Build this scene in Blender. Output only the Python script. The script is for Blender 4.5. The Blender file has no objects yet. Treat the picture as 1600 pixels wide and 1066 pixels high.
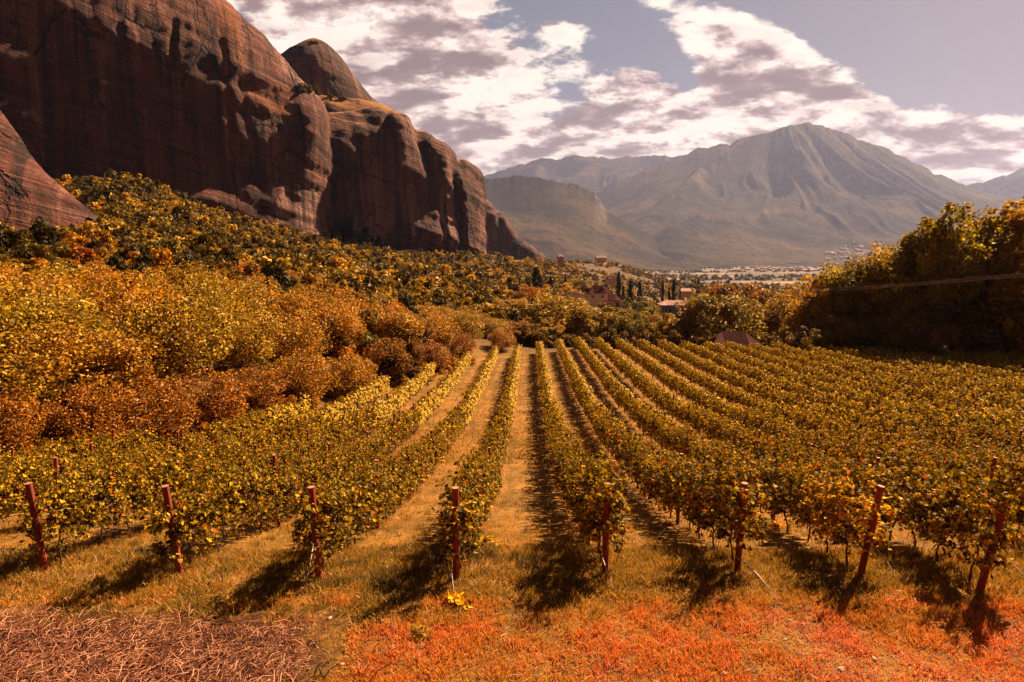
import bpy, math, random
import numpy as np
from mathutils import Vector

random.seed(7)
rng = np.random.default_rng(11)
scene = bpy.context.scene
COL = scene.collection
R = math.radians

# ------------------------------------------------------------------ camera
CAMZ = 5.9
FPX = 1000.0                       # focal length in pixels of a 1600 px wide frame
PITCH = math.atan(128.0 / 1000.0)
cam_data = bpy.data.cameras.new("camera")
cam_data.sensor_width = 36.0
cam_data.lens = 36.0 * FPX / 1600.0
cam_data.clip_start = 0.1
cam_data.clip_end = 60000.0
cam = bpy.data.objects.new("camera", cam_data)
cam.location = (0, 0, CAMZ)
cam.rotation_euler = (math.pi / 2 - PITCH, 0, 0)
COL.objects.link(cam)
scene.camera = cam

# ------------------------------------------------------------------ exposure
vs = scene.view_settings
vs.view_transform = 'Standard'
vs.look = 'None'
vs.exposure = 1.78
vs.gamma = 1.0

# ------------------------------------------------------------------ sun
SUN_AZ, SUN_EL = R(44), R(40)
sun_d = bpy.data.lights.new("sun", 'SUN')
sun_d.energy = 5.0
sun_d.angle = R(0.6)
sun_d.color = (1.0, 0.77, 0.50)
sun = bpy.data.objects.new("sun", sun_d)
SUNV = Vector((math.sin(SUN_AZ) * math.cos(SUN_EL), math.cos(SUN_AZ) * math.cos(SUN_EL), math.sin(SUN_EL)))
sun.rotation_euler = SUNV.to_track_quat('Z', 'Y').to_euler()
COL.objects.link(sun)

# ------------------------------------------------------------------ node helper
class NT:
    def __init__(s, tree):
        s.t = tree; s.n = tree.nodes; s.l = tree.links
    def node(s, typ, **kw):
        nd = s.n.new(typ)
        for k, v in kw.items():
            setattr(nd, k, v)
        return nd
    def _in(s, sock, v):
        if v is None: return
        if isinstance(v, bpy.types.NodeSocket): s.l.new(v, sock)
        else: sock.default_value = v
    def m(s, op, a, b=None, c=None, clamp=False):
        nd = s.n.new('ShaderNodeMath'); nd.operation = op; nd.use_clamp = clamp
        s._in(nd.inputs[0], a); s._in(nd.inputs[1], b); s._in(nd.inputs[2], c)
        return nd.outputs[0]
    def vec(s, x, y, z):
        nd = s.n.new('ShaderNodeCombineXYZ')
        s._in(nd.inputs[0], x); s._in(nd.inputs[1], y); s._in(nd.inputs[2], z)
        return nd.outputs[0]
    def noise(s, vec, scale, detail=4, rough=0.55, dist=0.0):
        nd = s.n.new('ShaderNodeTexNoise')
        s._in(nd.inputs['Vector'], vec)
        nd.inputs['Scale'].default_value = scale; nd.inputs['Detail'].default_value = detail
        nd.inputs['Roughness'].default_value = rough; nd.inputs['Distortion'].default_value = dist
        return nd.outputs[0]
    def ramp(s, f, stops):
        nd = s.n.new('ShaderNodeValToRGB'); e = nd.color_ramp.elements
        while len(e) < len(stops): e.new(0.5)
        for el, (p, c) in zip(e, stops):
            el.position = p; el.color = (*c, 1.0) if len(c) == 3 else c
        s._in(nd.inputs[0], f)
        return nd.outputs[0]
    def sstep(s, f, a, b):
        nd = s.n.new('ShaderNodeMapRange'); nd.interpolation_type = 'SMOOTHSTEP'
        s._in(nd.inputs[0], f)
        nd.inputs[1].default_value = a; nd.inputs[2].default_value = b
        nd.inputs[3].default_value = 0; nd.inputs[4].default_value = 1
        return nd.outputs[0]
    def mix(s, f, a, b, mode='MIX'):
        nd = s.n.new('ShaderNodeMix'); nd.data_type = 'RGBA'; nd.blend_type = mode
        s._in(nd.inputs[0], f)
        for i, v in ((6, a), (7, b)):
            if isinstance(v, (tuple, list)) and len(v) == 3: v = (*v, 1.0)
            s._in(nd.inputs[i], v)
        return nd.outputs[2]
    def scale(s, v, f):
        nd = s.n.new('ShaderNodeVectorMath'); nd.operation = 'MULTIPLY'
        s._in(nd.inputs[0], v); nd.inputs[1].default_value = f if isinstance(f, tuple) else (f, f, f)
        return nd.outputs[0]

# ------------------------------------------------------------------ world: clear sky with broken clouds
world = bpy.data.worlds.new("World")
scene.world = world
world.use_nodes = True
wt = world.node_tree
wt.nodes.clear()
W = NT(wt)
sky = W.node('ShaderNodeTexSky')
sky.sky_type = 'NISHITA'
sky.sun_disc = False
sky.sun_elevation = SUN_EL
sky.sun_rotation = SUN_AZ
sky.altitude = 250
sky.dust_density = 2.0
tc = W.node('ShaderNodeTexCoord').outputs['Generated']
sep = W.node('ShaderNodeSeparateXYZ'); W.l.new(tc, sep.inputs[0])
dx, dy, dz = sep.outputs
hor = W.m('MAXIMUM', W.m('ABSOLUTE', dy), 0.25)
U = W.m('DIVIDE', dx, hor)            # tangent of azimuth ahead
V = W.m('DIVIDE', dz, hor)            # tangent of elevation
# cloud layer coordinates: a plane overhead, softened at the horizon
den = W.m('ADD', W.m('MAXIMUM', dz, 0.0), 0.30)
cx = W.m('DIVIDE', dx, den); cy = W.m('DIVIDE', dy, den)
def cloud_density(ox, oy, detail):
    v = W.vec(W.m('ADD', cx, ox), W.m('ADD', W.m('MULTIPLY', cy, 1.25), oy), 0.0)
    a = W.noise(v, 3.3, detail, 0.58, 0.15)
    b = W.noise(v, 12.0, max(detail - 2, 2), 0.66, 0.1)
    return W.m('ADD', W.m('MULTIPLY', a, 0.78), W.m('MULTIPLY', b, 0.22))
def gauss(u0, v0, su, sv, rot, amp):
    c, s_ = math.cos(rot), math.sin(rot)
    du = W.m('SUBTRACT', U, u0); dv = W.m('SUBTRACT', V, v0)
    a = W.m('DIVIDE', W.m('ADD', W.m('MULTIPLY', du, c), W.m('MULTIPLY', dv, s_)), su)
    b = W.m('DIVIDE', W.m('SUBTRACT', W.m('MULTIPLY', dv, c), W.m('MULTIPLY', du, s_)), sv)
    q = W.m('ADD', W.m('MULTIPLY', a, a), W.m('MULTIPLY', b, b))
    return W.m('MULTIPLY', W.m('EXPONENT', W.m('MULTIPLY', q, -1.0)), amp)
# where the banks and the clear gaps lie in the sky (direction from the vineyard)
BLOBS = [(-0.22, 0.31, 0.28, 0.12, 0.0, 0.17), (-0.03, 0.22, 0.24, 0.09, -0.1, 0.13),
         (0.10, 0.165, 0.60, 0.045, 0.0, 0.13), (0.36, 0.31, 0.20, 0.040, -0.22, 0.21),
         (0.42, 0.27, 0.16, 0.035, -0.35, 0.13), (0.60, 0.19, 0.34, 0.045, -0.20, 0.24), (0.12, 0.42, 0.16, 0.028, -0.05, 0.17),
         (-0.2, 0.42, 0.35, 0.06, 0.0, 0.12), (0.30, 0.245, 0.15, 0.035, -0.5, 0.12),
         (0.13, 0.365, 0.11, 0.045, -0.35, -0.24), (0.74, 0.34, 0.24, 0.095, 0.0, -0.42),
         (0.60, 0.30, 0.06, 0.12, 0.0, -0.08), (0.245, 0.275, 0.10, 0.022, -0.75, -0.16), (-0.14, 0.165, 0.045, 0.02, 0.0, -0.12), (0.30, 0.40, 0.5, 0.035, -0.1, -0.08)]
bias = None
for b_ in BLOBS:
    g_ = gauss(*b_)
    bias = g_ if bias is None else W.m('ADD', bias, g_)
d0 = W.m('ADD', cloud_density(3.1, 1.7, 9), bias)
d1 = W.m('ADD', cloud_density(3.1 + 0.03, 1.7 + 0.07, 6), bias)
cover = W.sstep(d0, 0.535, 0.605)
thick = W.sstep(d0, 0.60, 0.80)
edge = W.m('MULTIPLY', W.m('SUBTRACT', d0, d1), 9.0)
lit = W.m('ADD', W.m('SUBTRACT', 0.95, W.m('MULTIPLY', thick, 0.75)), edge, clamp=True)
fine = W.noise(W.vec(W.m('ADD', cx, 7.7), W.m('MULTIPLY', cy, 1.9), 0.0), 5.0, 6, 0.6, 0.2)
lit = W.m('ADD', lit, W.m('MULTIPLY', W.m('SUBTRACT', fine, 0.5), 1.3), clamp=True)
ccol = W.ramp(lit, [(0.0, (0.15, 0.095, 0.092)), (0.35, (0.245, 0.165, 0.158)), (0.65, (0.44, 0.325, 0.295)), (1.0, (0.68, 0.58, 0.50))])
skyc = W.mix(1.0, sky.outputs[0], (1.05, 0.72, 0.62), 'MULTIPLY')
grade = W.ramp(V, [(0.0, (2.2, 1.8, 2.1)), (0.10, (1.25, 1.28, 1.60)), (0.22, (0.78, 0.98, 1.36)), (0.45, (0.54, 0.76, 1.12)), (1.0, (0.22, 0.25, 0.42))])
skyc = W.mix(0.85, skyc, grade)
# the side of the sky away from the sun is dimmer
skyc = W.mix(1.0, skyc, W.ramp(dy, [(0.0, (0.18, 0.18, 0.18)), (0.35, (1.0, 1.0, 1.0))]), 'MULTIPLY')
bg_s = W.node('ShaderNodeBackground'); W.l.new(skyc, bg_s.inputs[0]); bg_s.inputs[1].default_value = 0.05
bg_c = W.node('ShaderNodeBackground'); W.l.new(ccol, bg_c.inputs[0]); bg_c.inputs[1].default_value = 0.50
# overhead and behind the clouds thin out
vz = W.sstep(dz, 0.45, 0.75)
front = W.m('MULTIPLY', cover, W.m('SUBTRACT', 1.0, W.m('MULTIPLY', vz, 0.75)))
front = W.m('MULTIPLY', front, W.sstep(dy, -0.5, 0.3))
front = W.m('MULTIPLY', front, W.sstep(dz, -0.02, 0.02))
mx = W.node('ShaderNodeMixShader'); W.l.new(front, mx.inputs[0])
W.l.new(bg_s.outputs[0], mx.inputs[1]); W.l.new(bg_c.outputs[0], mx.inputs[2])
wo = W.node('ShaderNodeOutputWorld'); W.l.new(mx.outputs[0], wo.inputs[0])

# ------------------------------------------------------------------ geometry of view and land
cp, sp = math.cos(PITCH), math.sin(PITCH)
def at(px, py, Y):
    """world point seen at picture position px,py when it lies Y metres ahead"""
    u = (px - 800) / FPX; v = (533 - py) / FPX
    k = Y / (cp + v * sp)
    return Vector((u * k, Y, CAMZ + (v * cp - sp) * k))
def px_of(x, y, z):
    f = y * cp - (z - CAMZ) * sp; u = y * sp + (z - CAMZ) * cp
    return 800 + FPX * x / f, 533 - FPX * u / f

# numpy value noise
def _h(ix, iy, iz, seed):
    n = (ix * 374761393 + iy * 668265263 + iz * 2147483647 + seed * 1274126177) & 0xFFFFFFFF
    n = ((n ^ (n >> 13)) * 1274126177) & 0xFFFFFFFF
    n = n ^ (n >> 16)
    return (n & 0xFFFFFF) / float(0xFFFFFF)
def vnoise(x, y, z=0.0, seed=0):
    x = np.asarray(x, float); y = np.asarray(y, float); z = np.asarray(z, float) + np.zeros_like(x)
    xi = np.floor(x).astype(np.int64); yi = np.floor(y).astype(np.int64); zi = np.floor(z).astype(np.int64)
    fx, fy, fz = x - xi, y - yi, z - zi
    fx = fx * fx * (3 - 2 * fx); fy = fy * fy * (3 - 2 * fy); fz = fz * fz * (3 - 2 * fz)
    r = 0
    for a in (0, 1):
        for b in (0, 1):
            for c in (0, 1):
                w = (fx if a else 1 - fx) * (fy if b else 1 - fy) * (fz if c else 1 - fz)
                r = r + w * _h(xi + a, yi + b, zi + c, seed)
    return r * 2 - 1
def fbm(x, y, z=0.0, oct=4, seed=0, gain=0.5):
    r = 0; a = 1.0; t = 0
    for i in range(oct):
        r = r + a * vnoise(x * 2 ** i, y * 2 ** i, np.asarray(z, float) * 2 ** i, seed + i * 17); t += a; a *= gain
    return r / t
def ridged(x, y, z=0.0, oct=4, seed=0, gain=0.5):
    r = 0; a = 1.0; t = 0; prev = 1.0
    for i in range(oct):
        n = 1 - np.abs(vnoise(x * 2 ** i, y * 2 ** i, np.asarray(z, float) * 2 ** i, seed + i * 17)) * 2.0
        n = np.clip(n, -1, 1)
        r = r + a * n * prev; t += a; a *= gain; prev = np.clip(0.5 + 0.5 * n, 0, 1)
    return r / t
def sst(x, a, b):
    t = np.clip((np.asarray(x, float) - a) / (b - a), 0, 1)
    return t * t * (3 - 2 * t)

PY = [-40, 0, 8, 11.2, 13, 15, 18, 24, 30, 42, 55, 69, 90, 130, 400]
PZ = [1.6, 0.35, 0.08, 0.0, -0.35, -0.9, -1.75, -3.05, -3.95, -5.35, -6.15, -6.6, -7.2, -9.0, -20]
_py = np.linspace(-40, 400, 2201)
_pz = np.interp(_py, PY, PZ)
_k = np.hanning(15); _k /= _k.sum()
_pz = np.convolve(np.pad(_pz, 7, mode='edge'), _k, mode='valid')
def prof(y): return np.interp(y, _py, _pz)
XBY = [0, 20, 23, 28, 34, 52, 65, 75, 88, 140]
XBX = [-24, -20.5, -20.3, -19.0, -17.6, -13.4, -9.6, -5.5, 0, 12]
def xb(y): return np.interp(y, XBY, XBX)
def fary(x): return np.interp(x, [-12, -4, 1.5, 4, 9, 24, 60, 90], [80, 82, 84, 88, 94, 88, 78, 70])

CPTS = [  # picture x, picture y of bare ground, metres ahead
 (-500, 600, 25), (-500, 420, 60), (-500, 360, 130), (-500, 300, 220), (-100, 710, 25), (-100, 520, 45), (-100, 430, 70), (-100, 365, 150), (-100, 330, 200),
 (0, 660, 30), (0, 490, 55), (0, 412, 90), (0, 375, 150), (0, 350, 190), (0, 330, 260),
 (130, 482, 60), (130, 405, 100), (130, 345, 170), (130, 290, 225), (130, 275, 270),
 (240, 492, 60), (240, 405, 110), (240, 350, 170), (240, 310, 225), (240, 300, 290), (340, 420, 110), (340, 370, 190), (340, 345, 260), (340, 340, 320),
 (430, 525, 65), (430, 425, 130), (430, 385, 220), (430, 366, 290), (430, 362, 350), (520, 430, 150), (520, 392, 280), (520, 382, 330), (520, 375, 380),
 (620, 548, 75), (620, 450, 150), (620, 415, 280), (620, 404, 350), (620, 396, 420),
 (745, 548, 85), (745, 462, 180), (745, 425, 300), (745, 398, 420), (745, 396, 520), (850, 545, 98), (850, 500, 160), (850, 448, 290), (850, 425, 450), (850, 412, 620), (850, 425, 900),
 (950, 555, 100), (950, 492, 270), (950, 455, 480), (950, 413, 800), (950, 430, 1200),
 (1060, 560, 105), (1060, 500, 240), (1060, 472, 420), (1060, 455, 800), (1060, 443, 1300),
 (1200, 560, 95), (1200, 520, 200), (1200, 480, 400), (1200, 462, 700), (1200, 446, 1200),
 (1400, 575, 85), (1400, 520, 180), (1400, 480, 400), (1400, 455, 900), (1700, 590, 78), (1700, 520, 180), (1700, 480, 400), (1700, 455, 900), (2200, 590, 78), (2200, 480, 400), (2200, 455, 900)]
_cw = [at(*c) for c in CPTS]
_ca = np.array([[w.x / w.y * 3.0, math.log(w.y) * 1.6] for w in _cw]); _cz = np.array([w.z for w in _cw])
def _tps(r2): return np.where(r2 > 1e-12, 0.5 * r2 * np.log(np.maximum(r2, 1e-12)), 0)
_n = len(_ca)
_K = _tps(((_ca[:, None] - _ca[None]) ** 2).sum(-1)) + np.eye(_n) * 0.01
_Pm = np.hstack([np.ones((_n, 1)), _ca])
_sol = np.linalg.solve(np.block([[_K, _Pm], [_Pm.T, np.zeros((3, 3))]]), np.concatenate([_cz, np.zeros(3)]))
def rbf(x, y):
    x = np.asarray(x, float).ravel(); y = np.asarray(y, float).ravel()
    yy = np.clip(y, 22, 1300)
    a = np.clip(x / yy, -1.35, 1.35) * 3.0; b = np.log(yy) * 1.6
    out = np.empty_like(x)
    for i in range(0, len(x), 20000):
        q = np.stack([a[i:i + 20000], b[i:i + 20000]], 1)
        r2 = ((q[:, None] - _ca[None]) ** 2).sum(-1)
        out[i:i + 20000] = _tps(r2) @ _sol[:_n] + _sol[_n] + q @ _sol[_n + 1:]
    return out
VALLEY = -50.0
def G(x, y):
    sh = np.shape(x)
    x = np.atleast_1d(np.asarray(x, float)).ravel(); y = np.atleast_1d(np.asarray(y, float)).ravel()
    zr = rbf(x, y)
    zr = zr + fbm(x / 30, y / 30, 0, 3, 5) * np.clip(y / 150, 0, 2) * 1.2 * sst(y, 60, 140)
    v = sst(y, 1000, 2000); zr = zr * (1 - v) + VALLEY * v
    zr = zr * (1 - sst(np.abs(x), 1500, 3000)) + VALLEY * sst(np.abs(x), 1500, 3000)
    zp = prof(y) + fbm(x / 2.6, y / 2.6, 0, 3, 9) * 0.10
    m = sst(x - xb(y), -7.0, -0.3) * (1 - sst(y - fary(x), 2, 12))
    m = np.where(y < 22, np.maximum(m, 1 - sst(y, 17, 22)), m)
    z = zp * m + zr * (1 - m)
    return z.reshape(sh) if sh else float(z[0])
def hit_ground(px, py, lo=3.0, hi=1500.0):
    f = lambda Y: at(px, py, Y).z - G(at(px, py, Y).x, Y)
    y = lo
    while y < hi and f(y) > 0: y *= 1.02
    a, b = y / 1.02, y
    for _ in range(20):
        c = (a + b) / 2
        if f(c) > 0: a = c
        else: b = c
    return at(px, py, b)

# ------------------------------------------------------------------ materials
def new_mat(name):
    m = bpy.data.materials.new(name); m.use_nodes = True; m.node_tree.nodes.clear()
    return m, NT(m.node_tree)
def finish(m, N, col, rough=0.8, bump=None, bstr=0.3, bdist=0.1, spec=0.3, normal=None):
    b = N.node('ShaderNodeBsdfPrincipled')
    if isinstance(col, tuple): b.inputs['Base Color'].default_value = (*col, 1)
    else: N.l.new(col, b.inputs['Base Color'])
    N._in(b.inputs['Roughness'], rough)
    b.inputs['Specular IOR Level'].default_value = spec
    if bump is not None:
        bn = N.node('ShaderNodeBump'); bn.inputs['Strength'].default_value = bstr; bn.inputs['Distance'].default_value = bdist
        N.l.new(bump, bn.inputs['Height']); N.l.new(bn.outputs[0], b.inputs['Normal'])
    o = N.node('ShaderNodeOutputMaterial'); N.l.new(b.outputs[0], o.inputs[0])
    return m
def plain(name, c, rough=0.8, var=0.25, scale=3.0, bump=0.2, bd=0.02, spec=0.3):
    m, N = new_mat(name)
    p = N.node('ShaderNodeTexCoord').outputs['Object']
    n = N.noise(p, scale, 5, 0.6)
    col = N.ramp(n, [(0.3, tuple(v * (1 - var) for v in c)), (0.7, tuple(min(1, v * (1 + var)) for v in c))])
    return finish(m, N, col, rough, n, bump, bd, spec)
def leaf_mat(name, stops, trans=0.35, rough=0.45, spec=0.5, hazeless=True):
    """leaf colour by a per-leaf value; each plant shifts it a little with its own colour"""
    m, N = new_mat(name)
    at_ = N.node('ShaderNodeAttribute', attribute_name='tint')
    oi = N.node('ShaderNodeObjectInfo')
    c = N.ramp(at_.outputs['Fac'], stops)
    c = N.mix(1.0, c, oi.outputs['Color'], 'MULTIPLY')
    b = N.node('ShaderNodeBsdfPrincipled'); N.l.new(c, b.inputs['Base Color'])
    b.inputs['Roughness'].default_value = rough; b.inputs['Specular IOR Level'].default_value = spec
    t = N.node('ShaderNodeBsdfTranslucent'); N.l.new(c, t.inputs[0])
    mx = N.node('ShaderNodeMixShader'); mx.inputs[0].default_value = trans
    N.l.new(b.outputs[0], mx.inputs[1]); N.l.new(t.outputs[0], mx.inputs[2])
    o = N.node('ShaderNodeOutputMaterial'); N.l.new(mx.outputs[0], o.inputs[0])
    return m

M = {}
M['vine_leaf'] = leaf_mat('vine_leaf', [(0.0, (0.022, 0.012, 0.001)), (0.3, (0.11, 0.065, 0.002)), (0.6, (0.36, 0.200, 0.005)), (0.93, (0.78, 0.42, 0.010)), (1.0, (0.60, 0.13, 0.012))], 0.24, 0.62, 0.10)  # lowest stop darkened to paint shade between the lit leaves
M['orchard_leaf'] = leaf_mat('orchard_leaf', [(0.0, (0.04, 0.018, 0.002)), (0.35, (0.22, 0.110, 0.005)), (0.7, (0.56, 0.27, 0.010)), (1.0, (0.78, 0.34, 0.014))], 0.25, 0.55, 0.2)  # wide dark-to-bright spread paints sunlit leaf speckles over shaded foliage
M['tree_leaf'] = leaf_mat('tree_leaf', [(0.0, (0.06, 0.032, 0.003)), (0.35, (0.19, 0.105, 0.006)), (0.75, (0.44, 0.235, 0.010)), (1.0, (0.64, 0.30, 0.012))], 0.22, 0.6, 0.12)
M['backlit_leaf'] = leaf_mat('backlit_leaf', [(0.0, (0.05, 0.028, 0.003)), (0.35, (0.17, 0.095, 0.006)), (0.75, (0.38, 0.21, 0.009)), (1.0, (0.56, 0.27, 0.010))], 0.5, 0.6, 0.1)
M['dark_leaf'] = leaf_mat('dark_leaf', [(0.0, (0.010, 0.007, 0.003)), (0.6, (0.024, 0.016, 0.006)), (1.0, (0.050, 0.032, 0.008))], 0.08, 0.8, 0.06)
M['grass'] = leaf_mat('dry_grass', [(0.0, (0.12, 0.070, 0.014)), (0.3, (0.34, 0.195, 0.022)), (0.5, (0.62, 0.25, 0.025)), (0.7, (0.74, 0.215, 0.035)), (0.88, (0.72, 0.165, 0.045)), (1.0, (0.62, 0.34, 0.22))], 0.3, 0.6, 0.3)
M['straw'] = leaf_mat('straw', [(0.0, (0.06, 0.014, 0.006)), (0.5, (0.30, 0.085, 0.034)), (1.0, (0.82, 0.37, 0.19))], 0.1, 0.6, 0.3)
M['bark'] = plain('bark', (0.085, 0.040, 0.026), 0.9, 0.5, 9, 0.6, 0.03)
M['vine_bark'] = plain('vine_bark', (0.12, 0.045, 0.028), 0.9, 0.5, 30, 0.6, 0.01)
M['roof'] = plain('roof_tiles', (0.15, 0.028, 0.018), 0.9, 0.4, 1.6, 0.5, 0.05, 0.1)
M['roof_pale'] = plain('pale_roof_tiles', (0.46, 0.22, 0.16), 0.85, 0.3, 1.6, 0.5, 0.05)
M['wall_white'] = plain('white_render', (0.60, 0.46, 0.36), 0.9, 0.12, 1.0)
M['wall_peach'] = plain('peach_render', (0.38, 0.20, 0.125), 0.9, 0.15, 1.0)
M['wall_blue'] = plain('blue_render', (0.13, 0.20, 0.36), 0.9, 0.12, 1.0)
M['dark_glass'] = plain('dark_glass', (0.04, 0.03, 0.03), 0.2, 0.2, 1.0, 0.0, 0.0, 0.5)
M['stone'] = plain('pale_stone', (0.50, 0.30, 0.22), .9, .3, 25, .4, .01)
M['hose'] = plain('black_hose', (0.03, 0.02, 0.018), 0.5, 0.2, 5, 0.0)
M['rod'] = plain('pale_metal', (0.55, 0.42, 0.36), 0.45, 0.2, 20, 0.1, 0.005)
M['cable'] = plain('cable', (0.30, 0.17, 0.14), 0.5, 0.1, 2, 0.0)

# end posts: red-brown treated timber with vertical grain and pale sawn tops
def mat_post():
    m, N = new_mat('red_brown_timber')
    p = N.node('ShaderNodeTexCoord').outputs['Object']
    oi = N.node('ShaderNodeObjectInfo')
    g = N.noise(N.scale(p, (18, 18, 1.2)), 1.0, 5, 0.6)
    c = N.ramp(g, [(0.3, (0.09, 0.014, 0.008)), (0.55, (0.26, 0.036, 0.018)), (0.75, (0.42, 0.075, 0.038))])
    nz = N.node('ShaderNodeSeparateXYZ'); N.l.new(N.node('ShaderNodeNewGeometry').outputs['Normal'], nz.inputs[0])
    c = N.mix(N.sstep(nz.outputs[2], 0.7, 0.9), c, (0.46, 0.17, 0.11))
    return finish(m, N, c, 0.8, g, 0.5, 0.01)
M['post'] = mat_post()

def mat_ground():
    m, N = new_mat('ground')
    pos = N.node('ShaderNodeNewGeometry').outputs['Position']
    s = N.node('ShaderNodeSeparateXYZ'); N.l.new(pos, s.inputs[0])
    x, y, z = s.outputs
    a = N.noise(pos, 0.55, 6, 0.6); b = N.noise(pos, 5.0, 6, 0.65); c3 = N.noise(pos, 38.0, 4, 0.7)
    f = N.m('ADD', N.m('MULTIPLY', a, 0.55), N.m('MULTIPLY', b, 0.45))
    near = N.ramp(f, [(0.34, (0.11, 0.048, 0.012)), (0.46, (0.25, 0.115, 0.020)), (0.56, (0.40, 0.18, 0.032)), (0.66, (0.48, 0.20, 0.075))])
    rut = N.noise(N.vec(N.m('SUBTRACT', x, N.m('MULTIPLY', y, 0.026)), N.m('MULTIPLY', y, 0.06), 0.0), 1.7, 4, 0.6)
    near = N.mix(N.m('MULTIPLY', N.sstep(rut, 0.5, 0.62), 0.5), near, (0.13, 0.070, 0.016))
    heap = N.m('MULTIPLY', N.sstep(N.m('ADD', x, N.m('MULTIPLY', b, 3.0)), -0.6, -2.6), N.sstep(N.m('ADD', y, N.m('MULTIPLY', a, 1.5)), 11.0, 10.4))
    near = N.mix(heap, near, (0.075, 0.020, 0.012))
    near = N.mix(N.sstep(c3, 0.35, 0.68), N.mix(1.0, near, (0.45, 0.42, 0.42), 'MULTIPLY'), near)
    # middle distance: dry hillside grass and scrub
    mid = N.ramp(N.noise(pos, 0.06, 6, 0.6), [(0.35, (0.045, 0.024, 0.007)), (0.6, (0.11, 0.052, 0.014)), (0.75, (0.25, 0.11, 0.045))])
    # valley floor: field strips and dark groves, long side across the valley
    fp = N.scale(pos, (0.0016, 0.0075, 0.0))
    fl = N.noise(fp, 1.0, 3, 0.5, 0.4)
    val = N.ramp(fl, [(0.40, (0.065, 0.045, 0.022)), (0.50, (0.11, 0.065, 0.03)), (0.53, (0.30, 0.17, 0.10)), (0.57, (0.42, 0.23, 0.15)), (0.60, (0.12, 0.075, 0.035)), (0.70, (0.25, 0.15, 0.085))])
    val = N.mix(N.sstep(N.noise(pos, 0.02, 4, 0.7), 0.5, 0.6), val, (0.06, 0.045, 0.022))
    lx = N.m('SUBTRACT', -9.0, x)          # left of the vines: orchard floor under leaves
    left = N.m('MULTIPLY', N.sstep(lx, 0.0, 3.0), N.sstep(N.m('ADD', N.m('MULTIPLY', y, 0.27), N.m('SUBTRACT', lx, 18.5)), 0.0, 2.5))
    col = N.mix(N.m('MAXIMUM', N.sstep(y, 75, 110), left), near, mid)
    col = N.mix(N.sstep(y, 650, 1000), col, val)
    return finish(m, N, col, 0.95, N.m('ADD', b, N.m('MULTIPLY', c3, 0.5)), 0.6, 0.12, 0.1)
M['ground'] = mat_ground()

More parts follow.
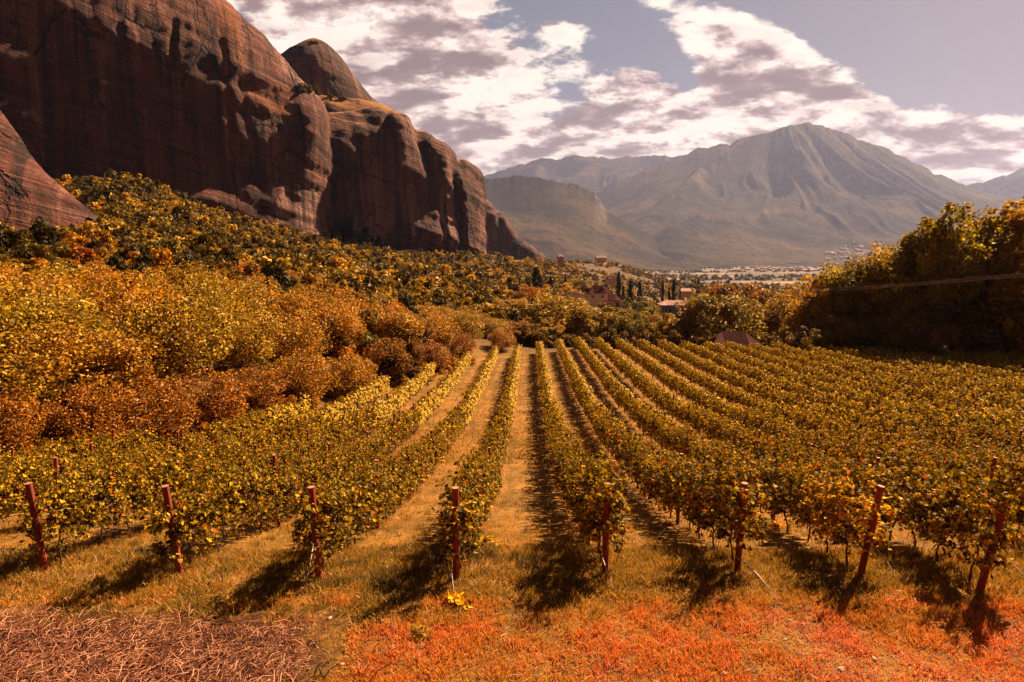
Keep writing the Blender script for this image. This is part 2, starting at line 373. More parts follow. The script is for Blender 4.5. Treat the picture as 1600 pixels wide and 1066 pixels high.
def mat_rock(name, base=1.0, grass=True, g0=0.80, g1=0.93, gn=0.42):
    m, N = new_mat(name)
    g = N.node('ShaderNodeNewGeometry')
    pos = g.outputs['Position']
    s = N.node('ShaderNodeSeparateXYZ'); N.l.new(pos, s.inputs[0])
    x, y, z = s.outputs
    along = N.m('ADD', x, N.m('MULTIPLY', y, 0.55))
    # large mottling, pale-pink and orange faces
    big = N.noise(pos, 0.022, 5, 0.6, 0.6)
    med = N.noise(pos, 0.12, 6, 0.65, 0.3)
    c = N.ramp(N.m('ADD', N.m('MULTIPLY', big, 0.6), N.m('MULTIPLY', med, 0.4)),
               [(0.38, (0.085 * base, 0.020 * base, 0.012 * base)), (0.47, (0.18 * base, 0.052 * base, 0.030 * base)),
                (0.54, (0.28 * base, 0.090 * base, 0.054 * base)), (0.63, (0.48 * base, 0.175 * base, 0.110 * base))])
    # pale fresh scars where slabs came off, and rusty lichen
    def scar(px, py, Y, ru, rz):
        q = at(px, py, Y); a0 = q.x + 0.55 * q.y
        e1 = N.m('DIVIDE', N.m('SUBTRACT', along, a0), ru); e2 = N.m('DIVIDE', N.m('SUBTRACT', z, q.z), rz)
        rr = N.m('ADD', N.m('ADD', N.m('MULTIPLY', e1, e1), N.m('MULTIPLY', e2, e2)), N.m('MULTIPLY', N.m('SUBTRACT', med, 0.5), 1.8))
        return N.sstep(rr, 1.15, 0.85)
    vs_ = N.noise(N.vec(N.m('MULTIPLY', along, 0.30), N.m('MULTIPLY', z, 0.012), 5.0), 1.0, 5, 0.65, 0.2)
    pale = N.ramp(vs_, [(0.38, (0.26 * base, 0.10 * base, 0.07 * base)), (0.5, (0.62 * base, 0.30 * base, 0.21 * base)), (0.64, (0.80 * base, 0.42 * base, 0.30 * base))])
    for sc in ((478, 335, 325, 16, 17), (582, 322, 374, 15, 20), (640, 330, 385, 6, 16), (700, 330, 405, 9, 20), (455, 120, 360, 10, 8)):
        c = N.mix(N.m('MULTIPLY', scar(*sc), 0.85), c, pale)
    for sc in ((425, 165, 340, 16, 8), (352, 90, 340, 6, 34)):
        c = N.mix(N.m('MULTIPLY', scar(*sc), 0.7), c, (0.55 * base, 0.16 * base, 0.04 * base))
    # vertical water stains: black and rust streaks
    st = N.noise(N.vec(N.m('MULTIPLY', along, 0.16), N.m('MULTIPLY', z, 0.008), 0.0), 1.0, 6, 0.68, 0.15)
    st2 = N.noise(N.vec(N.m('MULTIPLY', along, 0.38), N.m('MULTIPLY', z, 0.02), 3.0), 1.0, 5, 0.65, 0.1)
    c = N.mix(N.m('MULTIPLY', N.sstep(st, 0.50, 0.60), 0.82), c, (0.024 * base, 0.011 * base, 0.010 * base))
    c = N.mix(N.m('MULTIPLY', N.sstep(st2, 0.52, 0.72), 0.35), c, (0.055 * base, 0.020 * base, 0.014 * base))
    c = N.mix(N.m('MULTIPLY', N.sstep(N.m('SUBTRACT', 1.0, st), 0.52, 0.62), 0.6), c, (0.50 * base, 0.20 * base, 0.13 * base))
    # bedding lines, slightly dipping
    bed = N.noise(N.vec(N.m('MULTIPLY', along, 0.012), N.m('MULTIPLY', N.m('ADD', z, N.m('MULTIPLY', along, 0.22)), 0.42), N.m('MULTIPLY', med, 1.2)), 1.0, 5, 0.7, 0.0)
    c = N.mix(N.m('MULTIPLY', N.sstep(bed, 0.52, 0.62), 0.62), c, (0.045 * base, 0.018 * base, 0.014 * base))
    bed2 = N.noise(N.vec(N.m('MULTIPLY', along, 0.03), N.m('MULTIPLY', N.m('ADD', z, N.m('MULTIPLY', along, 0.20)), 1.5), N.m('MULTIPLY', med, 2.0)), 1.0, 4, 0.7, 0.0)
    c = N.mix(N.m('MULTIPLY', N.sstep(bed2, 0.50, 0.66), 0.42), c, (0.50 * base, 0.235 * base, 0.165 * base))
    c = N.mix(N.m('MULTIPLY', N.sstep(bed2, 0.47, 0.36), 0.45), c, (0.040 * base, 0.014 * base, 0.010 * base))
    # cracks
    vo = N.node('ShaderNodeTexVoronoi', feature='DISTANCE_TO_EDGE')
    wv_ = N.noise(pos, 0.09, 4, 0.6)
    N.l.new(N.vec(N.m('ADD', N.m('MULTIPLY', along, 0.055), N.m('MULTIPLY', wv_, 0.9)), N.m('MULTIPLY', z, 0.018), N.m('MULTIPLY', wv_, 0.6)), vo.inputs['Vector'])
    vo.inputs['Scale'].default_value = 1.0
    crack = N.m('MULTIPLY', N.sstep(vo.outputs['Distance'], 0.028, 0.006), N.sstep(N.noise(pos, 0.03, 3, 0.6), 0.47, 0.55))
    c = N.mix(N.m('MULTIPLY', crack, 0.85), c, (0.012, 0.005, 0.004))
    # pebbly conglomerate
    peb = N.noise(pos, 1.6, 4, 0.7)
    c = N.mix(N.sstep(peb, 0.4, 0.7), N.mix(1.0, c, (0.66, 0.64, 0.64), 'MULTIPLY'), N.mix(1.0, c, (1.25, 1.2, 1.2), 'MULTIPLY'))
    if grass:
        nz = N.node('ShaderNodeSeparateXYZ'); N.l.new(g.outputs['Normal'], nz.inputs[0])
        gm = N.m('MULTIPLY', N.sstep(nz.outputs[2], g0, g1), N.sstep(N.noise(pos, 0.05, 4, 0.6), gn, gn + 0.1))
        c = N.mix(gm, c, (0.34, 0.135, 0.036))
    h = N.m('ADD', N.m('MULTIPLY', st2, 0.25), N.m('ADD', N.m('MULTIPLY', bed, 1.2), N.m('MULTIPLY', med, 2.0)))
    h = N.m('ADD', h, N.m('MULTIPLY', peb, 0.35))
    h = N.m('ADD', N.m('SUBTRACT', h, N.m('MULTIPLY', crack, 1.2)), N.m('MULTIPLY', bed2, 0.5))
    return finish(m, N, c, 0.9, h, 0.85, 2.2, 0.15)
M['rock'] = mat_rock('rock', 0.56)
M['rock_ledge'] = mat_rock('rock_ledge', 0.50, True, 0.45, 0.7, 0.42)
M['rock_far'] = mat_rock('far_rock', 0.5)

def mat_mountain():
    m, N = new_mat('forested_mountain')
    g = N.node('ShaderNodeNewGeometry'); pos = g.outputs['Position']
    a = N.noise(pos, 0.0016, 8, 0.62, 0.3); b = N.noise(pos, 0.010, 6, 0.7); c3 = N.noise(pos, 0.045, 4, 0.75)
    f = N.m('ADD', N.m('MULTIPLY', a, 0.5), N.m('ADD', N.m('MULTIPLY', b, 0.25), N.m('MULTIPLY', c3, 0.25)))
    c = N.ramp(f, [(0.38, (0.010, 0.006, 0.003)), (0.47, (0.028, 0.017, 0.007)), (0.54, (0.066, 0.038, 0.014)), (0.63, (0.12, 0.068, 0.030))])
    nz = N.node('ShaderNodeSeparateXYZ'); N.l.new(g.outputs['Normal'], nz.inputs[0])
    c = N.mix(N.m('MULTIPLY', N.sstep(nz.outputs[2], 0.72, 0.55), N.sstep(b, 0.4, 0.6)), c, (0.13, 0.095, 0.075))
    return finish(m, N, c, 0.95, N.m('ADD', b, c3), 0.8, 22.0, 0.03)
M['mountain'] = mat_mountain()

# ------------------------------------------------------------------ object helpers
def mesh_np(name, V_, polys, mat, tint=None, smooth=False):
    """polys: list of int arrays (n,k). tint: per-face values"""
    me = bpy.data.meshes.new(name)
    V_ = np.ascontiguousarray(V_, dtype=np.float32)
    me.vertices.add(len(V_)); me.vertices.foreach_set('co', V_.ravel())
    tot = sum(p.shape[0] * p.shape[1] for p in polys); nf = sum(p.shape[0] for p in polys)
    me.loops.add(tot)
    me.loops.foreach_set('vertex_index', np.concatenate([p.ravel() for p in polys]).astype(np.int32))
    me.polygons.add(nf)
    sizes = np.concatenate([np.full(p.shape[0], p.shape[1], np.int32) for p in polys])
    starts = np.concatenate([[0], np.cumsum(sizes)[:-1]]).astype(np.int32)
    me.polygons.foreach_set('loop_start', starts)
    if smooth: me.polygons.foreach_set('use_smooth', np.ones(nf, dtype=bool))
    me.update(calc_edges=True)
    if tint is not None:
        a = me.attributes.new('tint', 'FLOAT', 'FACE'); a.data.foreach_set('value', np.asarray(tint, np.float32))
    me.validate()
    if mat is not None: me.materials.append(mat)
    return me
def link(name, me, parent=None, loc=None):
    o = bpy.data.objects.new(name, me); COL.objects.link(o)
    if parent is not None: o.parent = parent
    if loc is not None: o.location = loc
    return o
def tag(o, label=None, cat=None, group=None, kind=None):
    if label: o['label'] = label
    if cat: o['category'] = cat
    if group: o['group'] = group
    if kind: o['kind'] = kind
    return o
def thing(name, label, cat, loc, rz=0.0, group=None):
    e = bpy.data.objects.new(name, None); COL.objects.link(e)
    e.location = loc; e.rotation_euler = (0, 0, rz); e.empty_display_size = 0.3
    return tag(e, label, cat, group)
def grid_faces(nu, nv):
    i = np.arange((nu - 1) * (nv - 1)); a = i // (nv - 1) * nv + i % (nv - 1)
    return np.stack([a, a + nv, a + nv + 1, a + 1], 1)

class MB:
    """collects boxes, prisms and tubes, then makes ONE mesh"""
    def __init__(s): s.v = []; s.f = []
    def add(s, vs, fs):
        b = len(s.v); s.v += [tuple(p) for p in vs]; s.f += [tuple(b + i for i in f) for f in fs]
    def box(s, x0, x1, y0, y1, z0, z1):
        s.add([(x0, y0, z0), (x1, y0, z0), (x1, y1, z0), (x0, y1, z0), (x0, y0, z1), (x1, y0, z1), (x1, y1, z1), (x0, y1, z1)],
              [(0, 3, 2, 1), (4, 5, 6, 7), (0, 1, 5, 4), (1, 2, 6, 5), (2, 3, 7, 6), (3, 0, 4, 7)])
    def tube(s, pts, rad, k=8, cap=True):
        pts = [Vector(p) for p in pts]; n = len(pts)
        rad = rad if isinstance(rad, (list, tuple)) else [rad] * n
        base = len(s.v)
        for i, p in enumerate(pts):
            t = (pts[min(i + 1, n - 1)] - pts[max(i - 1, 0)]).normalized()
            up = Vector((0, 0, 1)) if abs(t.z) < 0.9 else Vector((1, 0, 0))
            a = t.cross(up).normalized(); b = t.cross(a).normalized()
            for j in range(k):
                q = 2 * math.pi * j / k
                s.v.append(tuple(p + a * (math.cos(q) * rad[i]) + b * (math.sin(q) * rad[i])))
        for i in range(n - 1):
            for j in range(k):
                s.f.append((base + i * k + j, base + i * k + (j + 1) % k, base + (i + 1) * k + (j + 1) % k, base + (i + 1) * k + j))
        if cap:
            s.f.append(tuple(base + j for j in range(k))[::-1]); s.f.append(tuple(base + (n - 1) * k + j for j in range(k)))
    def mesh(s, name, mat, smooth=False):
        me = bpy.data.meshes.new(name); me.from_pydata(s.v, [], s.f); me.update()
        if mat: me.materials.append(mat)
        if smooth:
            for p in me.polygons: p.use_smooth = True
        return me
    def build(s, name, mat, parent=None, loc=None, smooth=False):
        return link(name, s.mesh(name, mat, smooth), parent, loc)

# ================================================================== SETTING
def graded(c, step, growth, lo, hi, flat):
    out = [c]; d = step; p = c
    while p < hi:
        if abs(p - c) > flat: d *= growth
        p += d; out.append(p)
    p = c; d = step
    while p > lo:
        if abs(p - c) > flat: d *= growth
        p -= d; out.insert(0, p)
    return np.array(out)
gx = np.clip(graded(0, 0.35, 1.035, -12000, 12000, 14), -12300, 12300)
gy = np.clip(graded(12, 0.35, 1.033, -400, 15000, 10), -430, 15500)
GX, GY = np.meshgrid(gx, gy, indexing='ij')
GZ = G(GX, GY)
me = mesh_np('ground', np.stack([GX.ravel(), GY.ravel(), GZ.ravel()], 1), [grid_faces(len(gx), len(gy))], M['ground'], smooth=True)
tag(link('ground', me), kind='structure')

# ------------------------------------------------------------------ cliffs and rock towers
def rock(name, spine, width, silh, mat, seed, p=0.85, q=0.42, end_l=True, end_r=True, grooves=(), bumps=(), res=1.3, nfi=150, amp=1.0, flute=0.6):
    """a rounded rock ridge lofted over a spine; its crest heights follow silh (picture outline) at the spine's own distance"""
    sx = np.array([at(a, 405, b).x for a, b in spine]); sy = np.array([b for a, b in spine], float)
    seg = np.hypot(np.diff(sx), np.diff(sy)); L = np.concatenate([[0], np.cumsum(seg)])
    n = int(L[-1] / res)
    t = np.linspace(0, 1, n)
    if end_l and end_r: t = 0.5 - 0.5 * np.cos(np.pi * t) * (0.55 + 0.45 * np.abs(np.cos(np.pi * t)))
    elif end_r: t = np.sin(t * np.pi / 2) ** 1.0 * 0.55 + t * 0.45
    t = (t - t[0]) / (t[-1] - t[0])
    s = t * L[-1]
    X = np.interp(s, L, sx); Y = np.interp(s, L, sy)
    k = max(3, int(n * 0.06)) | 1; ker = np.hanning(k + 2)[1:-1]; ker /= ker.sum()
    Xs = np.convolve(np.pad(X, k // 2, mode='edge'), ker, 'valid'); Ys = np.convolve(np.pad(Y, k // 2, mode='edge'), ker, 'valid')
    X, Y = Xs, Ys
    tx = np.gradient(X, s + 1e-9); ty = np.gradient(Y, s + 1e-9); tl = np.hypot(tx, ty) + 1e-9
    nx, ny = ty / tl, -tx / tl                       # towards the camera side
    wv = np.interp(s, L, [width] * len(L) if np.isscalar(width) else width)
    e = np.ones(n)
    if end_r:
        q_ = np.clip((s - (L[-1] - wv * 1.1)) / (wv * 1.1), 0, 1); e = e * np.sqrt(np.clip(1 - q_ ** 2.4, 0, 1))
    if end_l:
        q_ = np.clip(((wv * 1.1) - s) / (wv * 1.1), 0, 1); e = e * np.sqrt(np.clip(1 - q_ ** 2.4, 0, 1))
    wv = wv * np.maximum(e, 0.001)
    base = G(X + nx * wv, Y + ny * wv) - 9.0
    ph = np.concatenate([np.linspace(-np.pi / 2, 0, nfi), np.linspace(0, np.pi / 2, 26)[1:]])
    # denser on the steep front
    F = np.sign(np.sin(ph)) * np.abs(np.sin(ph)) ** p
    Gq = np.cos(ph).clip(0) ** q
    # reparametrise the front by arc length
    sl = np.hypot(np.diff(F), np.diff(Gq) * 2.5); al = np.concatenate([[0], np.cumsum(sl)]); tt = np.linspace(0, al[-1], len(ph))
    F = np.interp(tt, al, F); Gq = np.interp(tt, al, Gq)
    sa = np.array([a for a, b in silh], float); sb = np.array([b for a, b in silh], float)
    h = np.full(n, 100.0)
    for it in range(14):
        XX = X[:, None] - nx[:, None] * wv[:, None] * F[None]; YY = Y[:, None] - ny[:, None] * wv[:, None] * F[None]
        ZZ = base[:, None] + h[:, None] * Gq[None]
        PX, PYY = px_of(XX, YY, ZZ)
        j = np.argmin(PYY, 1); ii = np.arange(n)
        want = np.interp(PX[ii, j], sa, sb)
        zt = np.array([at(PX[i, j[i]], want[i], YY[i, j[i]]).z for i in range(n)])
        hn = (zt - base) / np.maximum(Gq[j], 0.3)
        h = np.clip(0.5 * h + 0.5 * hn, 3, 600)
    kk = np.hanning(9); kk /= kk.sum(); h = np.convolve(np.pad(h, 4, mode='edge'), kk, 'valid')
    XX = X[:, None] - nx[:, None] * wv[:, None] * F[None]; YY = Y[:, None] - ny[:, None] * wv[:, None] * F[None]
    ZZ = base[:, None] + h[:, None] * Gq[None]
    # displacement outwards
    S2 = np.repeat(s[:, None], len(F), 1)
    # outward normal of the clean surface
    Pm = np.stack([XX, YY, ZZ], -1)
    du = np.gradient(Pm, axis=0); dv = np.gradient(Pm, axis=1)
    nn = np.cross(dv, du); nn /= (np.linalg.norm(nn, axis=-1, keepdims=True) + 1e-9)
    cen = np.stack([np.repeat(X[:, None], len(F), 1), np.repeat(Y[:, None], len(F), 1), np.repeat((base + h * 0.3)[:, None], len(F), 1)], -1)
    sg = np.sign(((Pm - cen) * nn).sum(-1, keepdims=True)); sg[sg == 0] = 1; nn *= sg
    A_ = XX + 0.55 * YY
    D = fbm(XX / 48, YY / 60, ZZ / 42, 3, seed) * (2.4 if flute < 0.5 else 4.2)
    D = D + ridged(A_ / 30 + fbm(XX / 40, YY / 40, ZZ / 30, 2, seed + 3) * 0.9, np.zeros_like(A_) + 0.3, ZZ / 90, 2, seed + 7) * 1.3 * flute * sst(np.abs(nn[..., 2]), 0.95, 0.5)
    D = D + fbm(A_ / 7.0, YY / 60, ZZ / 40, 3, seed + 13) * 0.75 * flute
    D = D + fbm(A_ / 70, (ZZ + 0.22 * A_) / 7.0, 0, 4, seed + 21, 0.6) * 1.5
    D = D + np.tanh(fbm(A_ / 90, (ZZ + 0.22 * A_) / 13.0, 0, 2, seed + 27) * 7) * 0.8
    D = D + np.tanh(fbm(A_ / 9, ZZ / 22.0, YY / 40, 3, seed + 28) * 6) * 0.28
    D = D + fbm(XX / 3.0, YY / 3.0, ZZ / 3.0, 3, seed + 31) * 0.55
    D *= amp
    PX, PYY = px_of(XX, YY, ZZ)
    for (gpx, gw, gd, y0, y1, sk) in grooves:          # clefts that run down the face
        c_ = gpx + (PYY - y0) * sk + fbm(ZZ / 18, ZZ * 0 + gpx, 0, 2, 3) * 5
        D = D - gd * np.exp(-((PX - c_) / gw) ** 2) * sst(PYY, y0 - 25, y0 + 10) * (1 - sst(PYY, y1 - 10, y1 + 30))
    for (bx, by, bw, bh, ba) in bumps:
        D = D + ba * np.exp(-((PX - bx) / bw) ** 2 - ((PYY - by) / bh) ** 2)
    fade = np.minimum(1, wv / 12.0)[:, None]
    Pm = Pm + nn * (D * fade)[..., None]
    me = mesh_np(name, Pm.reshape(-1, 3), [grid_faces(n, len(F))], mat, smooth=True)
    return tag(link(name, me), kind='structure')

rock('cliff', [(-900, 215), (-300, 245), (0, 290), (200, 325), (350, 350), (440, 366), (520, 383)],
     [50, 55, 58, 56, 50, 44, 38],
     [(-1500, -700), (-300, -420), (0, -230), (200, -110), (300, -45), (355, 0), (400, 40), (420, 62), (440, 88), (460, 118), (480, 146), (495, 178), (504, 210), (512, 250)],
     M['rock'], 3, end_l=False, flute=0.3, grooves=[(268, 3.5, 2.6, 40, 255, 0.0), (140, 5, 0.6, -60, 200, 0.05), (346, 5, 1.0, 60, 220, 0.10), (372, 5, 1.0, 130, 250, 0.25), (188, 4, 1.0, 40, 150, 0.0), (115, 4, 1.0, 0, 80, 0.0)],
     bumps=[(330, 320, 50, 26, 9), (385, 300, 16, 22, 3), (478, 190, 24, 42, 7.0), (470, 300, 40, 40, -4), (365, 90, 14, 90, 1.4)])
rock('cliff_shoulder', [(425, 384), (520, 396), (600, 414), (690, 440), (750, 456)], [32, 36, 38, 34, 24],
     [(400, 175), (480, 178), (510, 176), (560, 178), (592, 172), (612, 178), (640, 195), (670, 219), (690, 238), (703, 247), (722, 251), (738, 260), (750, 276), (757, 300), (770, 330)],
     M['rock'], 23, end_l=False, grooves=[(516, 5, 9, 235, 390, 0.0), (603, 5, 4, 190, 330, 0.0), (568, 5, 3, 230, 380, 0.0), (648, 9, 4, 190, 300, 0.30), (712, 5, 4, 255, 400, 0.05), (540, 5, 2, 260, 380, 0.0), (680, 5, 3, 260, 380, 0.1)],
     flute=1.2, bumps=[(560, 205, 40, 20, 4), (625, 225, 16, 34, 4), (670, 372, 44, 20, 7), (690, 270, 10, 60, 2)], nfi=140, res=1.2)
rock('ledge', [(430, 470), (520, 474), (600, 482), (650, 488)], [40, 42, 38, 26],
     [(400, 110), (440, 128), (470, 138), (500, 145), (540, 152), (580, 160), (605, 168), (640, 196), (680, 235)],
     M['rock_ledge'], 31, p=0.75, q=0.9, end_l=False, nfi=90, amp=0.5, res=1.5)
rock('rock_dome', [(380, 560), (440, 560), (520, 565), (600, 572), (680, 580)], [46, 54, 60, 54, 40],
     [(380, 150), (430, 98), (440, 87), (455, 72), (470, 64), (487, 59), (505, 64), (520, 75), (537, 93), (553, 115), (566, 135), (580, 152), (597, 168), (640, 205), (700, 260)],
     M['rock'], 41, end_l=True, nfi=120, amp=0.55, res=1.5, grooves=[(575, 4, 4, 120, 200, 0.5)])
rock('rock_slope', [(-900, 120), (-500, 128), (-200, 140), (0, 152), (90, 158), (165, 163)], [26, 28, 28, 26, 22, 12],
     [(-900, -300), (-300, -60), (-100, 82), (0, 176), (40, 229), (80, 279), (115, 316), (150, 338), (200, 365)],
     M['rock'], 53, p=1.0, q=0.8, end_l=False, nfi=100, amp=0.45, res=0.9, bumps=[])
rock('far_cliff', [(690, 800), (760, 810), (800, 818), (850, 830)], [34, 34, 30, 20],
     [(650, 265), (740, 292), (757, 306), (768, 316), (780, 328), (790, 345), (798, 360), (812, 374), (826, 385), (842, 396), (870, 404)],
     M['rock_far'], 61, nfi=90, amp=0.7, res=1.6, grooves=[(775, 4, 4, 320, 400, 0.3)])

# ------------------------------------------------------------------ mountains (polar height fields at their real distances)
def mountain(name, silh, r0, r1, r2, na, nr, seed, rough=1.0, freq=1.0, mat=None, base_z=VALLEY, spur=0.75, profp=1.25, peak=None):
    pa = np.linspace(silh[0][0], silh[-1][0], na)
    sy_ = np.interp(pa, [a for a, b in silh], [b for a, b in silh])
    crag = (ridged(pa / 34 * freq, pa * 0, 0, 4, seed + 90) - 0.2) * 4.0 * rough + fbm(pa / 5, pa * 0, 0, 2, seed + 95) * 1.3 * rough
    zr = np.array([at(a, b, r1).z for a, b in zip(pa, sy_)]) - base_z
    cr_ = np.array([at(a, b + c_, r1).z for a, b, c_ in zip(pa, sy_, crag)]) - base_z - zr
    u = np.concatenate([np.linspace(0, 1, nr), np.linspace(1, 2, 14)[1:]])
    Rr = np.where(u <= 1, r0 + (r1 - r0) * u, r1 + (r2 - r1) * (u - 1))
    env = np.where(u <= 1, np.clip(u, 0, 1) ** profp, 1 - (u - 1) ** 1.2)
    A, RR = np.meshgrid(pa, Rr, indexing='ij')
    X = (A - 800) / FPX / cp * RR; Y = RR
    # the ridge meanders so that it is no perfect arc
    E = np.repeat(env[None], na, 0)
    wob = fbm(X / 1500, Y / 1500, 0, 3, seed)
    ndet = ridged(X / (1250 / freq) + wob * 0.9, Y / (2600 / freq) + wob * 0.6, 0, 5, seed + 5, 0.42)
    midw = (E * (1 - E)) * 4
    if peak:
        q_ = at(peak[0], peak[1], r1); ddx = X - q_.x; ddy = Y - (q_.y + 500); rad_ = np.hypot(ddx, ddy); phi = np.arctan2(ddx, -ddy)
        w2 = fbm(X / 2200, Y / 2200, 0, 3, seed + 40)
        nr_ = ridged(phi * 2.6 + w2 * 0.9 + 3.3, rad_ / 5200 + 0.2, 0, 5, seed + 41, 0.5)
        ndet = nr_ * 0.72 + ndet * 0.28
    Z = zr[:, None] * (E + (ndet - 0.40) * spur * midw * np.clip(0.35 + E, 0, 1) ) + fbm(X / 160, Y / 160, 0, 4, seed + 9) * 26 * rough * midw
    # never above the drawn crest
    slope_lim = zr[:, None] * (Y / r1)
    lim = np.where(u[None] <= 1, (zr[:, None] + base_z - CAMZ) * (Y / r1) + CAMZ - base_z - (1 - u[None]) * 15, 1e9)
    Z = np.minimum(Z, lim)
    Z = Z + cr_[:, None] * np.where(u[None] <= 1, u[None] ** 14, np.clip(1 - (u[None] - 1) * 6, 0, 1)) * 1.3
    Z = np.where(E < 0.02, np.minimum(Z, 0) - 12, Z)
    me = mesh_np(name, np.stack([X.ravel(), Y.ravel(), (Z + base_z).ravel()], 1), [grid_faces(na, len(u))], mat or M['mountain'], smooth=True)
    return tag(link(name, me), kind='structure')

mountain('mountain', [(860, 405), (905, 330), (930, 301), (960, 284), (1000, 266), (1050, 246), (1080, 233), (1130, 223), (1160, 213), (1190, 204), (1215, 196), (1245, 192), (1262, 195), (1275, 201), (1300, 210), (1340, 225), (1380, 240), (1420, 262), (1460, 280), (1500, 296), (1545, 308), (1580, 322), (1680, 352), (1800, 385), (1900, 408)],
         4300, 7800, 10500, 620, 260, 8, 0.8, 1.1, spur=0.42, peak=(1245, 192))
mountain('foothill', [(600, 400), (660, 330), (700, 292), (750, 279), (790, 276), (830, 276), (862, 281), (900, 292), (925, 304), (945, 330), (970, 345), (1000, 362), (1030, 385), (1060, 398), (1090, 409)],
         3000, 4800, 6200, 300, 150, 15, 0.8, 1.6, spur=0.26)
mountain('mountain_ridge', [(500, 330), (700, 290), (765, 272), (800, 259), (845, 249), (900, 246), (960, 247), (1010, 245), (1055, 243), (1120, 262), (1250, 330)],
         8200, 10000, 12500, 260, 90, 25, 0.9, 0.8)
mountain('mountain_spur', [(1380, 400), (1460, 300), (1490, 289), (1530, 279), (1560, 267), (1580, 262), (1610, 262), (1700, 280), (1800, 330), (1900, 400)],
         8600, 10800, 13500, 200, 80, 35, 0.9, 0.8)
mountain('foreland', [(960, 408), (1000, 380), (1040, 352), (1085, 338), (1140, 350), (1190, 372), (1240, 388), (1300, 396), (1380, 405)],
         3900, 5400, 7000, 300, 130, 45, 0.8, 1.6, spur=0.3)

# ================================================================== PLANTS: mesh makers
def quads(C, T, Bv, Nn, ln, wd, fold=0.25):
    """diamond leaves: centre C, axis T, side Bv, normal Nn"""
    n = len(C); ln = ln[:, None]; wd = wd[:, None]
    p0 = C - T * ln * 0.5; p2 = C + T * ln * 0.5 - Nn * ln * 0.12
    p1 = C + Bv * wd * 0.5 + Nn * wd * fold + T * ln * 0.02; p3 = C - Bv * wd * 0.5 + Nn * wd * fold + T * ln * 0.02
    V_ = np.stack([p0, p1, p2, p3], 1).reshape(-1, 3)
    return V_, np.arange(4 * n).reshape(n, 4)
def frames(n, r, out=None, spread=0.9):
    """random leaf frames; normals lean towards 'out'"""
    Nn = r.normal(size=(n, 3))
    Nn /= np.linalg.norm(Nn, axis=1, keepdims=True)
    if out is not None: Nn = out * (1 - spread) + Nn * spread
    Nn /= np.linalg.norm(Nn, axis=1, keepdims=True) + 1e-9
    T = r.normal(size=(n, 3)); T[:, 2] -= 0.35
    T -= (T * Nn).sum(1, keepdims=True) * Nn; T /= np.linalg.norm(T, axis=1, keepdims=True) + 1e-9
    return T, np.cross(Nn, T), Nn
def crown_pts(n, r, kind='round', clumps=40, cs=0.26):
    """points inside a unit crown (x,y in -1..1, z 0..1): clumps on the hull with gaps between"""
    cc = []
    while len(cc) < clumps:
        d = r.normal(size=3); d /= np.linalg.norm(d); rad = r.uniform(0.35, 1.0) ** 0.45
        p = d * rad
        if kind == 'round':
            z = 0.5 + p[2] * 0.5; w = 1.0
            if z < 0.12: continue
            w = 0.55 + 0.45 * math.sin(min(1, z * 1.25) * math.pi / 2) if z < 0.6 else 1.0
            w *= math.sqrt(max(0.05, 1 - max(0, z - 0.45) ** 2 / 0.36))
            a = math.atan2(p[1], p[0]); rr = math.hypot(p[0], p[1]); rr = min(1, rr / max(0.25, math.sqrt(max(0.06, 1 - p[2] ** 2))))
            cc.append((math.cos(a) * rr * w, math.sin(a) * rr * w, z))
        elif kind == 'tall':
            z = r.uniform(0.02, 1.0); w = (0.9 if z < 0.55 else 0.9 * math.sqrt(max(0.02, 1 - ((z - 0.55) / 0.47) ** 2)))
            a = r.uniform(0, 6.283); rr = r.uniform(0.25, 1) ** 0.5
            cc.append((math.cos(a) * rr * w, math.sin(a) * rr * w, z))
        elif kind == 'cypress':
            z = r.uniform(0.0, 1.0) ** 0.9; w = 0.85 * (1 - z) ** 0.62 * min(1, 0.55 + z * 3)
            a = r.uniform(0, 6.283); rr = r.uniform(0.1, 1) ** 0.5
            cc.append((math.cos(a) * rr * w, math.sin(a) * rr * w, z))
        elif kind == 'conifer':
            z = r.uniform(0.0, 1.0); w = 0.95 * (1 - z) ** 0.9
            a = r.uniform(0, 6.283); rr = r.uniform(0.3, 1) ** 0.5
            cc.append((math.cos(a) * rr * w, math.sin(a) * rr * w, z))
        elif kind == 'bush':
            z = max(0.0, p[2]) ** 0.9 if p[2] > 0 else r.uniform(0, 0.2)
            rr = math.hypot(p[0], p[1]); a = math.atan2(p[1], p[0])
            cc.append((math.cos(a) * rr * 0.9, math.sin(a) * rr * 0.9, z * 0.9))
    cc = np.array(cc); cc[:, :2] *= r.uniform(0.72, 1.12, (clumps, 1)); cc[:, 2] *= r.uniform(0.85, 1.06, clumps); csz = cs * r.uniform(0.6, 1.25, clumps)
    k = r.integers(0, clumps, n)
    d = r.normal(size=(n, 3)); d /= np.linalg.norm(d, axis=1, keepdims=True)
    rad = r.uniform(0.0, 1.0, n) ** 0.22
    P = cc[k] + d * (rad * csz[k])[:, None] * np.array([1, 1, 0.62 if kind not in ('cypress',) else 0.35])
    P[:, 2] = np.clip(P[:, 2], 0.0, 1.08)
    shade = r.uniform(0, 1, clumps)[k]
    return P, d, shade
def crown_mesh(name, n, seed, mat, kind, W_, H_, z0, leaf, clumps=40, cs=0.26, lw=0.62, spread=0.5, hue=0.45):
    r = np.random.default_rng(seed)
    P, d, sh = crown_pts(n, r, kind, clumps, cs)
    P = P * np.array([W_, W_, H_]) + np.array([0, 0, z0])
    T, B_, Nn = frames(n, r, d, spread)
    ln = leaf * r.uniform(0.65, 1.35, n)
    V_, F_ = quads(P, T, B_, Nn, ln, ln * lw)
    tint = np.clip(sh * hue + r.uniform(0, 1, n) * (1 - hue), 0, 1)
    return mesh_np(name, V_, [F_], mat, tint)
